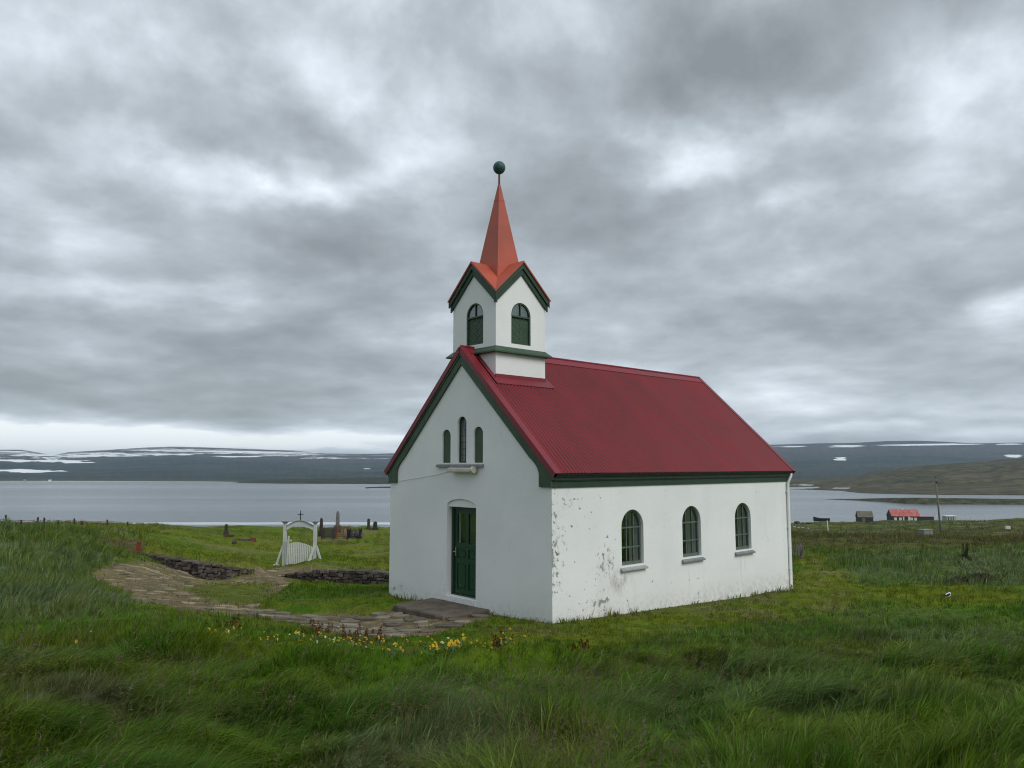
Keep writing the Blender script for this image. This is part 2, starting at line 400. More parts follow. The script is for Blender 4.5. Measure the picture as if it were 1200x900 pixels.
# side windows
for s in (-1, 1):
    for i, u in enumerate(WIN_U):
        vo = s * (HV - .10)
        m = MB()
        o_ = arch(u, WHW - .003, WZ0 + .003, WZS, WHW - .003); i_ = arch(u, WHW - .05, WZ0 + .075, WZS, WHW - .05)
        plate(m, [o_, i_], .06, lambda x, y, z: (x, vo + z, y))
        for du in (-.125, .125):
            zt = WZS + math.sqrt((WHW - .04) ** 2 - du * du)
            m.box((u + du - .013, vo - .022, WZ0 + .07), (u + du + .013, vo + .022, zt))
        for z in (-1.815, -1.385):
            m.box((u - WHW + .04, vo - .024, z - .014), (u + WHW - .04, vo + .024, z + .014))
        fr = m.build('window', MAT['muntin'], church)
        m = MB(); plate(m, [arch(u, WHW - .045, WZ0 + .07, WZS, WHW - .045)], .004, lambda x, y, z: (x, vo + z, y))
        m.build('glass', MAT['glass'], fr)
        m = MB()
        P = [(u - .43, s * (HV - .07), WZ0 + .0), (u + .43, s * (HV - .07), WZ0), (u + .45, s * (HV + .075), WZ0 - .07), (u - .45, s * (HV + .075), WZ0 - .07),
             (u - .43, s * (HV - .07), WZ0 - .11), (u + .43, s * (HV - .07), WZ0 - .11), (u + .45, s * (HV + .075), WZ0 - .108), (u - .45, s * (HV + .075), WZ0 - .108)]
        m.add(P, [(0, 1, 2, 3), (4, 7, 6, 5), (0, 3, 7, 4), (1, 5, 6, 2), (3, 2, 6, 7), (0, 4, 5, 1)])
        m.build('sill', MAT['pale_sill'] if i == 0 else MAT['lead'], fr, bevel=.006)
# gable windows: leaded light in the middle, two shuttered niches
for k, (cv, zs) in enumerate(((.583, .677), (-.60, .704), (-.008, .963))):
    m = MB(); hw = .165
    if k < 2:
        plate(m, [arch(cv, hw - .002, .06, zs, hw - .002)], .03, lambda x, y, z: (U0 + .06 + z, x, y))
        fr = m.build('shutter', MAT['green'], church)
    else:
        plate(m, [arch(cv, hw - .002, .06, zs, hw - .002), arch(cv, hw - .028, .085, zs, hw - .028)], .03, lambda x, y, z: (U0 + .07 + z, x, y))
        for dv in (-.048, .048): m.box((U0 + .062, cv + dv - .005, .08), (U0 + .077, cv + dv + .005, zs + .12))
        for j in range(6): m.box((U0 + .061, cv - hw + .02, .22 + j * .15), (U0 + .078, cv + hw - .02, .23 + j * .15))
        fr = m.build('window', MAT['green_dark'], church)
        m = MB(); plate(m, [arch(cv, hw - .02, .07, zs, hw - .02)], .004, lambda x, y, z: (U0 + .088 + z, x, y)); m.build('glass', MAT['glass'], fr)
        MB().box((U0 + WT + .01, -.4, -.2), (U0 + WT + .03, .4, 1.3)).build('organ_loft_wall', MAT['int_dark'], church)
m = MB()
for v0, v1 in ((.40, .90), (-.80, -.40), (-.36, .36)):
    P = [(U0 + .08, v0, .055), (U0 + .08, v1, .055), (U0 - .07, v1, .0), (U0 - .07, v0, .0), (U0 + .08, v0, -.02), (U0 + .08, v1, -.02), (U0 - .07, v1, -.045), (U0 - .07, v0, -.045)]
    m.add(P, [(0, 1, 2, 3), (4, 7, 6, 5), (0, 3, 7, 4), (1, 5, 6, 2), (3, 2, 6, 7), (0, 4, 5, 1)])
m.build('sill', MAT['lead'], church)
# wall lamp under the gable windows and its cable
m = MB(); m.box((U0 - .20, -.52, -.165), (U0 - .03, .30, -.055)); 
lamp = m.build('lamp', MAT['lamp'], church, bevel=.03)
MB().tube([(U0 - .115, -.54, -.11), (U0 - .115, -.60, -.11)], [.085, .07], 16).build('lamp_cap', MAT['lamp'], lamp); MB().box((U0 - .05, -.2, -.14), (U0 + .002, -.05, -.07)).build('lamp_bracket', MAT['lamp'], lamp)
MB().tube([(U0 - .012, .3, -.12), (U0 - .012, .9, -.22), (U0 - .012, 1.6, -.30), (U0 - .012, 2.55, -.40)], .006, 6).build('cable', MAT['white'], church)

# door
ud = U0 + .17
m = MB(); plate(m, [arch(0, .5305, -.96, -.925, .147)], .06, lambda x, y, z: (U0 + .075 + z, x, y)); m.build('door_tympanum', MAT['wall'], church)
m = MB()
plate(m, [[(-.53, -2.982), (.53, -2.982), (.53, -.965), (-.53, -.965)], [(-.465, -2.95), (.465, -2.95), (.465, -1.02), (-.465, -1.02)]], .07, lambda x, y, z: (ud + .005 + z, x, y))
m.build('door_frame', MAT['green_dark'], church)
panes = []
for sgn in (-1, 1):
    a, b = (.05, .36) if sgn > 0 else (-.36, -.05)
    for z0, z1 in ((-1.80, -1.12), (-2.14, -1.93), (-2.84, -2.26)): panes.append([(a, z0), (b, z0), (b, z1), (a, z1)])
m = MB(); plate(m, [[(-.462, -2.947), (.462, -2.947), (.462, -1.023), (-.462, -1.023)]] + panes, .045, lambda x, y, z: (ud + .035 + z, x, y))
for sgn in (-1, 1):
    a, b = (.05, .36) if sgn > 0 else (-.36, -.05)
    for z0, z1 in ((-2.14, -1.93), (-2.84, -2.26)):
        m.box((ud + .035, a, z0), (ud + .05, b, z1)); m.box((ud + .022, a + .035, z0 + .035), (ud + .036, b - .035, z1 - .035))
m.box((ud + .0, -.44, -2.93), (ud + .012, .44, -2.87))
door = m.build('door', MAT['door'], church)
for a, b in ((.05, .36), (-.36, -.05)): MB().box((ud + .033, a, -1.80), (ud + .038, b, -1.12)).build('glass', MAT['glass'], door)
MB().box((ud - .0, .395, -2.10), (ud + .012, .435, -1.90)).tube([(ud, .415, -2.0), (ud - .06, .415, -2.0), (ud - .065, .31, -2.0)], .012, 8).build('handle', MAT['handle'], door)
MB().box((U0 - .015, -.55, -3.14), (U0 + .30, .56, -2.986)).build('threshold', MAT['wall'], church, bevel=.01)
# entry bulkhead behind the door
MB().box((U0 + WT + .02, -.8, -2.95), (U0 + WT + .06, .8, -.4)).build('vestibule_wall', MAT['int_dark'], church)

# ---- tower
TU, TH = 1.203, .796
tw = MB(); TZ0, TZC, TPK, TS = 1.2, 3.86, 4.60, .933
out = [(-TH, TZ0), (TH, TZ0), (TH, TPK - TS * TH), (0, TPK), (-TH, TPK - TS * TH)]
hole = arch(-.03, .315, 2.84, 3.53, .315)
for s in (-1, 1):
    plate(tw, [out, hole], .09, lambda x, y, z: (TU + s * (TH - .045) + z, x, y))
    o2 = [(-TH + .09, TZ0), (TH - .09, TZ0), (TH - .09, TPK - TS * (TH - .09)), (0, TPK), (-TH + .09, TPK - TS * (TH - .09))]
    plate(tw, [o2, arch(0, .315, 2.84, 3.53, .315)], .09, lambda x, y, z: (TU + x, s * (TH - .045) + z, y))
tower = tw.build('tower', MAT['wall'], church)
def tower_window(fn):
    m = MB()
    plate(m, [arch(0, .313, 2.842, 3.53, .313), arch(0, .285, 2.865, 3.53, .285)], .05, lambda x, y, z: fn(x, .03 + z, y))
    for a, b in (((-.285, .0, 3.49), (.285, .05, 3.525)), ((-.011, .005, 3.52), (.011, .05, 3.83))):
        P = [fn(x, d, z) for z in (a[2], b[2]) for d in (a[1], b[1]) for x in (a[0], b[0])]
        m.add(P, [(0, 2, 3, 1), (4, 5, 7, 6), (0, 1, 5, 4), (2, 6, 7, 3), (0, 4, 6, 2), (1, 3, 7, 5)])
    fr = m.build('tower_window', MAT['green'], tower)
    m = MB()                                                           # herringbone boarding
    for sg in (-1, 1):
        for k in range(-4, 9):
            zc = 2.80 + k * .085
            a = (sg * .002, zc); b = (sg * .285, zc + .25)
            lo, hi = max(2.865, 0), 3.49
            pts = [(a[0], a[1]), (b[0], b[1]), (b[0], b[1] + .074), (a[0], a[1] + .074)]
            # clip to window height
            cl = []
            for i in range(4):
                p, q = pts[i], pts[(i + 1) % 4]
                cl.append(p)
            def clip(poly, z, keep_above):
                r = []
                for i in range(len(poly)):
                    p, q = poly[i], poly[(i + 1) % len(poly)]
                    ip = (p[1] >= z) == keep_above or p[1] == z; iq = (q[1] >= z) == keep_above or q[1] == z
                    if ip: r.append(p)
                    if ip != iq:
                        t = (z - p[1]) / (q[1] - p[1]); r.append((p[0] + t * (q[0] - p[0]), z))
                return r
            cl = clip(cl, lo, True)
            if len(cl) > 2: cl = clip(cl, hi, False)
            if len(cl) > 2:
                n = len(cl)
                m.add([fn(x, .045 + .003 * (k % 2), z) for x, z in cl] + [fn(x, .09, z) for x, z in cl],
                      [tuple(range(n)), tuple(range(2 * n - 1, n - 1, -1))] + [(i, (i + 1) % n, n + (i + 1) % n, n + i) for i in range(n)])
    P = [fn(x, d, z) for z in (2.85, 3.9) for d in (.092, .105) for x in (-.34, .34)]
    m.add(P, [(0, 2, 3, 1), (4, 5, 7, 6), (0, 1, 5, 4), (2, 6, 7, 3), (0, 4, 6, 2), (1, 3, 7, 5)])
    m.build('louvre', MAT['green'], fr)
tower_window(lambda x, d, z: (TU - TH + d + .01, x - .03, z))
tower_window(lambda x, d, z: (TU + TH - d - .01, x - .03, z))
tower_window(lambda x, d, z: (TU + x, -TH + d + .01, z))
tower_window(lambda x, d, z: (TU + x, TH - d - .01, z))
# louvre grids get glass over the transom
for fn in (lambda x, d, z: (TU - TH + d + .01, x - .03, z), lambda x, d, z: (TU + x, -TH + d + .01, z)):
    m = MB(); plate(m, [arch(0, .284, 3.52, 3.53, .284)], .004, lambda x, y, z: fn(x, .035 + z, y)); m.build('glass', MAT['glass'], tower)
MB().box((TU - TH + .09, -TH + .09, 2.0), (TU + TH - .09, TH - .09, 2.05)).build('tower_floor', MAT['int_dark'], tower)
# cornice skirt
m = MB()
a, b = TH + .003, TH + .125
zt, zb1 = 2.745, 2.625
sq = lambda r, z: [(TU - r, -r, z), (TU + r, -r, z), (TU + r, r, z), (TU - r, r, z)]
P = sq(a, zt) + sq(b, zb1) + sq(b, zb1 - .03) + sq(a, zb1 - .03)
Fc = []
for lay in range(3):
    for i in range(4): Fc.append((lay * 4 + i, lay * 4 + (i + 1) % 4, lay * 4 + 4 + (i + 1) % 4, lay * 4 + 4 + i))
m.add(P, Fc); m.build('tower_cornice', MAT['green'], tower)
# apron flashing
m = MB()
for s in (-1, 1):
    roof_strip(m, TU - TH - .12, TU + TH + .16, s * (TH - .02), s * (TH + .17), .020, .027)
    for ua, ub in ((TU - TH - .12, TU - TH + .0), (TU + TH - .0, TU + TH + .14)): roof_strip(m, ua, ub, s * .18, s * (TH - .021), .020, .027)
    v0, v1 = sorted((s * (TH + .002), s * (TH + .02)))
    m.box((TU - TH - .02, v0, zroof(TH) - .02), (TU + TH + .02, v1, zroof(TH) + .10))
m.build('apron_flashing', MAT['roof'], tower)
# cross gable roof, spire, ball
hh, zp = TH + .105, 4.865
K = lambda x, y: (TU + x, y, zp - TS * min(abs(x), abs(y)))
m = MB(); T_ = []
for dz in (0, -.05):
    T_ += [(p[0], p[1], p[2] + dz) for p in [(TU, 0, zp)] + [K(hh, 0), K(hh, hh), K(0, hh), K(-hh, hh), K(-hh, 0), K(-hh, -hh), K(0, -hh), K(hh, -hh)]]
Ft = []
for i in range(8):
    a, b = 1 + i, 1 + (i + 1) % 8; Ft += [(0, a, b), (9, 9 + b, 9 + a), (a, 9 + a, 9 + b, b)]
m.add(T_, Ft); m.build('tower_roof', MAT['spire'], tower)
m = MB()
for ax in (0, 1):
    for s in (-1, 1):
        for lay, (d0, d1, w0, w1, ex) in enumerate(((.0025, .045, .052, .335, .055), (.0475, .08, .055, .19, .09))):
            e = TH + ex + (.003 if ax else 0)
            o = [(-e, zp - w0 - TS * e), (0, zp - w0), (e, zp - w0 - TS * e), (e, zp - w1 - TS * e), (0, zp - w1), (-e, zp - w1 - TS * e)]
            dc = TH + (d0 + d1) / 2
            if ax == 0: plate(m, [o], d1 - d0, lambda x, y, z: (TU + s * dc + z, x, y))
            else: plate(m, [o], d1 - d0, lambda x, y, z: (TU + x, s * dc + z, y))
m.build('tower_bargeboard', MAT['green_dark'], tower)
m = MB(); hs0, hs1 = .462, .024; z0, z1 = 4.25, 6.98
P = sq(hs0, z0) + sq(hs1, z1)
m.add(P, [(0, 1, 5, 4), (1, 2, 6, 5), (2, 3, 7, 6), (3, 0, 4, 7), (4, 5, 6, 7)])
hb = hs0 + (hs1 - hs0) * (6.55 - z0) / (z1 - z0)
P = sq(hb + .005, 6.545) + sq(hb + .002, 6.575); m.add(P, [(0, 1, 5, 4), (1, 2, 6, 5), (2, 3, 7, 6), (3, 0, 4, 7), (4, 5, 6, 7), (3, 2, 1, 0)])
spire = m.build('spire', MAT['spire'], tower)
MB().tube([(TU, 0, 6.9), (TU, 0, 7.3)], .026, 12).build('spire_stem', MAT['roof'], tower)
m = MB(); m.lathe([(.155 * math.sin(t) + 1e-4, -.163 * math.cos(t)) for t in np.linspace(0, math.pi, 17)], 28, (TU, 0, 7.425)); m.build('ball', MAT['copper'], tower, smooth=True)
# ------------------------------------------------------------------ the ground: heights from surveyed points, interpolated in (azimuth, log distance)
SEA = -24.0
CPT = []                                                               # (x, y, z)
def cp(px, py, d, dz=0.): x, y, z = at(px, py, d); CPT.append((x, y, z + dz))
CPT += [(-2, 2.5, -1.68), (2, 2.5, -1.72), (0, 4.3, -1.83), (-3.2, 4.3, -1.80), (3.2, 4.3, -1.88), (-6, 6, -1.8), (6, 6, -2.05),
        (0, 9.3, -2.42), (-4, 9.5, -2.42), (5, 9.3, -2.45), (.8, 15.66, -3.13), (-3.12, 19.97, -3.32), (7.93, 22.14, -3.50), (3.99, 26.5, -3.9),
        (-2.1, 17., -3.22), (0, 13, -2.87), (-3, 13, -2.87), (5, 13, -2.95), (9, 15.5, -3.2), (4.4, 18.9, -3.31)]
for q in [(0, 740, 10.8, -.35), (130, 725, 13.2, -.12), (60, 675, 20, -.4), (0, 640, 25, -.42), (-150, 640, 25, -.4), (-150, 760, 10, -.3),
          (420, 735, 15.9), (300, 715, 18), (240, 705, 19.4), (200, 690, 22.4), (150, 700, 19.7), (130, 675, 24.9), (165, 660, 30, -.05), (200, 667, 32.2), (232, 679.5, 31.9), (262, 681.5, 32.0), (290, 674.5, 32.7),
          (345, 663, 37.2), (400, 685.5, 30.3), (440, 686.5, 29.8), (470, 687, 29.3), (380, 702, 22.3), (330, 689, 26.4), (125, 645, 29, -.3), (140, 634, 36, -.05),
          (30, 613, 45, -.3), (110, 613.5, 46, -.3), (-150, 611, 45, -.3), (215, 620, 60, -.15), (300, 618, 84), (430, 619.5, 80), (380, 619.5, 82), (300, 640, 50, -.3), (400, 633, 62, -.3), (450, 642, 52, -.3), (230, 648, 40, -.35),
          (560, 625, 75), (700, 626, 80), (850, 627, 85),
          (1000, 705, 20.3), (1200, 700, 21), (1200, 762, 11.2, -.25), (1000, 760, 11.3, -.2), (1111, 700, 21.2), (980, 680, 25.5, -.1), (1180, 680, 25.5, -.1), (1350, 690, 22.5), (1350, 770, 10.8, -.2),
          (1000, 650, 40, -.1), (1200, 645, 42.6, -.1), (1350, 642, 43), (940, 640, 52), (960, 627, 90), (1103, 632, 95.5), (1200, 630, 98), (1350, 628, 98),
          (1040, 613, 255), (1060, 609.5, 286), (1200, 608, 292), (1350, 606, 300), (950, 614, 285), (1120, 610.5, 280)]: cp(*q)
for px in (-250, 0, 150, 300, 450): 
    a, _ = ray(px, 600)
    for d, z in ((130, -12.5), (200, -18.5), (330, -25.2), (430, -30)): CPT.append((a * d, d, z))
for px in (600, 800):
    a, _ = ray(px, 600)
    for d, z in ((140, -13.), (220, -19), (325, -24.6), (430, -30)): CPT.append((a * d, d, z))
for px in (950, 1050, 1150, 1250, 1400):
    a, _ = ray(px, 600)
    for d, z in ((335, -24.7), (430, -30)): CPT.append((a * d, d, z))
CPT = np.array(CPT)
def _uv(x, y):
    return np.arctan2(x, y) * 1.6, np.log(np.hypot(x, y))
_cu, _cv = _uv(CPT[:, 0], CPT[:, 1]); _cr = np.hypot(CPT[:, 0], CPT[:, 1])
def _phi(d2): return np.where(d2 > 1e-12, .5 * d2 * np.log(np.maximum(d2, 1e-12)), 0.)
_n = len(CPT)
_A = np.zeros((_n + 3, _n + 3)); _A[:_n, :_n] = _phi((_cu[:, None] - _cu) ** 2 + (_cv[:, None] - _cv) ** 2) + np.eye(_n) * 2e-4
_A[:_n, _n] = 1; _A[:_n, _n + 1] = _cu; _A[:_n, _n + 2] = _cv; _A[_n:, :_n] = _A[:_n, _n:].T
_w = np.linalg.solve(_A, np.concatenate([CPT[:, 2] / _cr, np.zeros(3)]))
def _slope(x, y):
    u, v = _uv(x, y); u = np.clip(u, -1.05, 1.05); v = np.clip(v, math.log(2.2), math.log(430))
    out = np.empty(u.shape); 
    fu, fv, fo = u.ravel(), v.ravel(), out.ravel()
    for i in range(0, fu.size, 20000):
        a, b = fu[i:i + 20000], fv[i:i + 20000]
        fo[i:i + 20000] = _phi((a[:, None] - _cu) ** 2 + (b[:, None] - _cv) ** 2) @ _w[:_n] + _w[_n] + _w[_n + 1] * a + _w[_n + 2] * b
    return fo.reshape(u.shape)
def poly_world(pts): return np.array([at(*p)[:2] for p in pts])
def signed(x, y, poly):
    """signed distance to a polygon, positive inside"""
    x = np.asarray(x, float); y = np.asarray(y, float); sh = x.shape; x = x.ravel(); y = y.ravel()
    d2 = np.full(x.size, 1e18); ins = np.zeros(x.size, bool); n = len(poly)
    for i in range(n):
        ax, ay = poly[i]; bx, by = poly[(i + 1) % n]; ex, ey = bx - ax, by - ay
        t = np.clip(((x - ax) * ex + (y - ay) * ey) / (ex * ex + ey * ey + 1e-12), 0, 1)
        d2 = np.minimum(d2, (x - ax - t * ex) ** 2 + (y - ay - t * ey) ** 2)
        c = (ay > y) != (by > y)
        ins ^= c & (x < (bx - ax) * (y - ay) / (by - ay + 1e-12) + ax)
    return (np.where(ins, 1, -1) * np.sqrt(d2)).reshape(sh)
# raised graveyard, held by the stone walls
WALL_A = [(163, 647.5, 33.8), (200, 654.5, 32.8), (235, 660, 32.2), (268, 664, 32.3), (296, 667, 33.2), (322, 667, 35.2)]
WALL_B = [(371, 668, 30.9), (400, 668.5, 30.6), (430, 669.5, 30.1), (470, 671, 29.6), (520, 673, 29.4)]
GRAVE = np.array([at(*p)[:2] for p in WALL_A[:-1]] + [at(312, 677, 32.6)[:2]] + [at(*p)[:2] for p in WALL_B] + [(0., 31.), (3., 90.), (-60., 90.), (-21., 40.)])
_ga = np.array([math.atan2(ray(p, 660)[0], 1) for p in (150, 170, 235, 268, 296, 312, 322, 345, 371, 470, 600)]); _gh = np.array([.0, .32, .62, .60, .38, .04, .0, .08, .42, .42, .3])
def pillows(x, y):
    """wind-laid tussocks: rounded cushions that meet in deep creases; returns height 0..1 and the direction away from each crest"""
    x = x + (fbm(x * .9, y * .9, 141, 2) - .5) * 1.1; y = y + (fbm(x * .9 + 7, y * .9, 143, 2) - .5) * .9
    u, v = x / 1.25, y / .85; iu, iv = np.floor(u).astype(np.int64), np.floor(v).astype(np.int64); best = np.full(u.shape, 9.); bx = np.zeros(u.shape); by = np.zeros(u.shape); bh = np.zeros(u.shape)
    for i in (-1, 0, 1):
        for j in (-1, 0, 1):
            cx_, cy_ = iu + i + .1 + .8 * _h(iu + i, iv + j, 151), iv + j + .1 + .8 * _h(iu + i, iv + j, 152); d = (u - cx_) ** 2 + (v - cy_) ** 2; k = d < best
            best = np.where(k, d, best); bx = np.where(k, u - cx_, bx); by = np.where(k, v - cy_, by); bh = np.where(k, _h(iu + i, iv + j, 153), bh)
    return np.sqrt(np.clip(1 - best / .72, 0, 1)) * (.45 + .75 * bh), bx, by
def ground_z(x, y, fine=True):
    x = np.asarray(x, float); y = np.asarray(y, float); r = np.hypot(x, y)
    z = _slope(x, y) * np.maximum(r, 2.2)
    z = np.where(r < 2.2, z * (r / 2.2) + -1.62 * (1 - r / 2.2), z)
    back = sstep(1.0, 1.9, np.abs(np.arctan2(x, y))); z = z * (1 - back) + back * (-1.6 + .03 * np.minimum(r, 60) - .15 * np.maximum(r - 90, 0) * 0)
    m = (np.abs(x + 8) < 20) & (y > 26) & (y < 70)
    if m.any():
        s = sstep(.06, .36, signed(x[m], y[m], GRAVE)); zz = z[m]
        zz = zz + s * np.interp(np.arctan2(x[m], y[m]), _ga, _gh) * sstep(48, 34, y[m]); z = z.copy(); z[m] = zz
    if fine:
        nearc = np.clip(1 - np.hypot((x - 2) / 8, (y - 20) / 8), 0, 1); lng = sstep(14, 9, r)
        amp = (.04 + .25 * lng + .10 * sstep(22, 30, r)) * (1 - .75 * sstep(0, .4, nearc)) * (1 + r / 150)
        lam = 1 + r / 60
        z = z + amp * .8 * (fbm(x / (1.7 * lam), y / (1.25 * lam), 3, 3) - .5) * 2
        mm = (r < 42) & (y > 0)
        if mm.any():
            q = z[mm]; f_ = np.maximum(sstep(15, 10.5, r[mm]) * .42, sstep(20, 26, r[mm]) * np.where(x[mm] > 6, .2, .0)) * sstep(3.0, 4.2, r[mm])
            q = q + f_ * (pillows(x[mm], y[mm])[0] - .55); z = z.copy(); z[mm] = q
        z = z + .05 * lng * (fbm(x * 2.3, y * 2.3, 5, 2) - .5) * 2
        raised = BLOCK_SD(x, y)
        z = z + .13 * raised
    return z
BLK = None
def BLOCK_SD(x, y):
    if BLK is None: return np.zeros(np.shape(x))
    m = (x > -14) & (x < 1) & (y > 14) & (y < 31); o = np.zeros(np.shape(x))
    if m.any(): o[m] = sstep(-.05, .3, signed(x[m], y[m], BLK))
    return o
_rs = np.exp(np.linspace(math.log(3.), math.log(430), 900))
def ground_at(px, py, fine=False):
    """point of the ground seen at a photo pixel"""
    a, e = ray(px, py); k = math.hypot(1, a); ds = _rs / k
    z = ground_z(a * ds, ds, fine); f = z - e * ds
    i = int(np.argmax(f >= 0)) if (f >= 0).any() else len(ds) - 1
    d = ds[i]
    if i > 0:
        t = -f[i - 1] / (f[i] - f[i - 1] + 1e-12); d = ds[i - 1] + t * (ds[i] - ds[i - 1])
    return (a * d, d, float(ground_z(np.array([a * d]), np.array([d]))[0]))
def gz(x, y): return float(ground_z(np.array([x]), np.array([y]))[0])
def region(pts): return np.array([ground_at(*p)[:2] for p in pts])
BLK = region([(300, 712), (322, 697), (340, 686.5), (380, 683.5), (470, 683), (462, 700), (480, 713), (440, 720), (400, 719), (345, 718)])
PATH = region([(104, 674), (120, 665), (150, 660), (178, 659.5), (200, 663), (232, 674.5), (262, 676.5), (290, 674.5), (318, 667), (335, 664), (366, 664.5), (371, 670), (330, 678.5), (372, 684.5), (385, 685), (338, 689), (318, 697), (301, 713),
               (340, 719), (400, 719.5), (440, 720.5), (472, 713), (500, 712), (575, 722), (545, 733), (505, 743), (450, 749), (405, 745), (360, 733), (310, 724), (262, 721), (215, 716), (182, 707), (152, 704), (148, 694), (128, 684)])
INNER = region([(222, 692), (262, 683), (320, 684), (316, 697), (300, 711), (262, 709), (238, 701)])
LONG = np.array(list(map(tuple, region([(-60, 738), (130, 738), (235, 756), (330, 770), (420, 784), (560, 798), (640, 796), (720, 790), (790, 772), (870, 760), (960, 742), (1060, 733), (1130, 738), (1260, 750)]))) + [(14, 12), (14, -6), (-14, -6), (-14, 12)])
TALL = region([(-60, 611.5), (30, 612), (110, 613.5), (200, 616), (205, 624), (165, 629), (118, 630), (116, 642), (160, 650), (172, 659), (125, 663), (100, 672), (108, 690), (148, 706), (130, 722), (-60, 745)])
DIRT = region([(120, 633), (140, 631), (163, 630), (172, 636), (168, 642), (150, 646), (128, 642)])
ROUGH = region([(975, 652), (1100, 646), (1260, 641), (1260, 690), (1150, 693), (1060, 687), (985, 680)])
LAWN = region([(457, 702), (560, 735), (570, 762), (660, 764), (760, 748), (850, 738), (935, 722), (1000, 712), (1010, 690), (960, 650), (935, 650), (935, 692), (650, 731)])
cyaw, syaw = math.cos(CH_YAW), math.sin(CH_YAW)
def church_uv(x, y):
    dx, dy = x - CH_POS[0], y - CH_POS[1]; return dx * cyaw + dy * syaw, -dx * syaw + dy * cyaw
def cover(x, y):
    """what grows where: blade length, density and colour weights"""
    big = lambda P, w, pad=40: sstep(-w, w, signed(x, y, P) + (fbm(x * 1.3, y * 1.3, 21, 3) - .5) * w * 2.2)
    c = {}
    c['long'] = big(LONG, .9); c['tall'] = big(TALL, .6); c['path'] = big(PATH, .16); c['inner'] = big(INNER, .5); c['path'] = np.clip(c['path'] - c['inner'], 0, 1)
    c['dirt'] = big(DIRT, .5); c['rough'] = big(ROUGH, 1.0); c['lawn'] = big(LAWN, .5)
    c['grave'] = big(GRAVE, .1); c['rim'] = sstep(.75, .2, np.abs(signed(x, y, GRAVE) - .35)) * (y < 36)
    u, v = church_uv(x, y)
    c['church'] = ((u > -.02) & (u < 9.75) & (np.abs(v) < 2.95)) | ((u > -1.25) & (u < .1) & (v > -1.02) & (v < 1.05))
    c['edge'] = sstep(.5, .05, np.maximum(np.maximum(-u, u - 9.7), np.abs(v) - 2.93)) * (~c['church'])
    return c
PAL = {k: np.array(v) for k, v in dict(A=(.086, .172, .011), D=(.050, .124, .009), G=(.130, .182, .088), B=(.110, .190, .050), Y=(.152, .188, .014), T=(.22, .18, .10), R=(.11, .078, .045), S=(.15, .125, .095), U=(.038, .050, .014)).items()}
def gcolor(x, y, c, rnd=None):
    """albedo of the grass at a place; rnd gives each blade its own shade"""
    n1 = fbm(x * .34, y * .42, 31, 4); n2 = fbm(x * 1.1 + 5, y * 1.3, 37, 3); n3 = fbm(x * .12, y * .16, 41, 3); n4 = fbm(x * .55, y * .8, 45, 4)
    w = lambda a: a[:, None]
    col = PAL['A'] * np.ones((len(x), 3))
    def blend(k, f):
        nonlocal col; f = np.clip(f, 0, 1)[:, None]; col = col * (1 - f) + PAL[k] * f
    blend('D', sstep(.45, .62, n2) * .75)
    blend('B', sstep(.53, .68, n1) * (.7 * c['long'] + .3 * c['rough'] + .12))
    blend('Y', sstep(.50, .66, n4) * (.55 + .2 * c['grave']))
    blend('R', sstep(.60, .70, fbm(x * .8 + 9, y * .8, 51, 3)) * .3)
    blend('G', c['tall'] * (.35 + .5 * sstep(.38, .6, n1))); blend('Y', c['tall'] * sstep(.5, .62, n2) * .4)
    blend('G', c['rough'] * (.35 + .4 * sstep(.4, .6, n4))); blend('R', c['rough'] * .25 * sstep(.45, .6, n1))
    blend('Y', c['lawn'] * (.45 + .4 * sstep(.4, .6, n1))); blend('T', c['lawn'] * sstep(.40, .64, n2) * .42)
    blend('Y', c['grave'] * (.35 + .5 * sstep(.4, .6, n4))); blend('T', c['grave'] * sstep(.52, .68, n1) * .35)
    far = sstep(30, 62, y) * sstep(2, 8, x) * (1 - c['rough'] * .7); blend('R', far * (.42 + .35 * sstep(.45, .6, fbm(x * .03, y * .05, 61, 4)))); blend('Y', far * .3 * sstep(.45, .6, fbm(x * .05, y * .08, 67, 4)))
    blend('Y', c['inner'] * .6); blend('T', c['inner'] * .22)
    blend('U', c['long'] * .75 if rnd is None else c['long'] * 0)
    blend('T', c['path'] * .85); blend('R', c['dirt'] * .8); blend('T', c['edge'] * .3)
    for qx_, qy_, qr, kind, am in PATCHES:
        dd = np.hypot(x - qx_, y - qy_) / qr + (n2 - .5) * 1.6; blend(kind, am * sstep(1.15, .55, dd) * (1 - c['path']))
    if rnd is not None:
        col = col * (.55 + .85 * rnd[:, :1] ** 1.3)
        dry = rnd[:, 1] > .955; col[dry] = col[dry] * .35 + PAL['S'] * .65
        yel = (rnd[:, 1] < .12); col[yel] = col[yel] * .5 + PAL['Y'] * .55
    return col

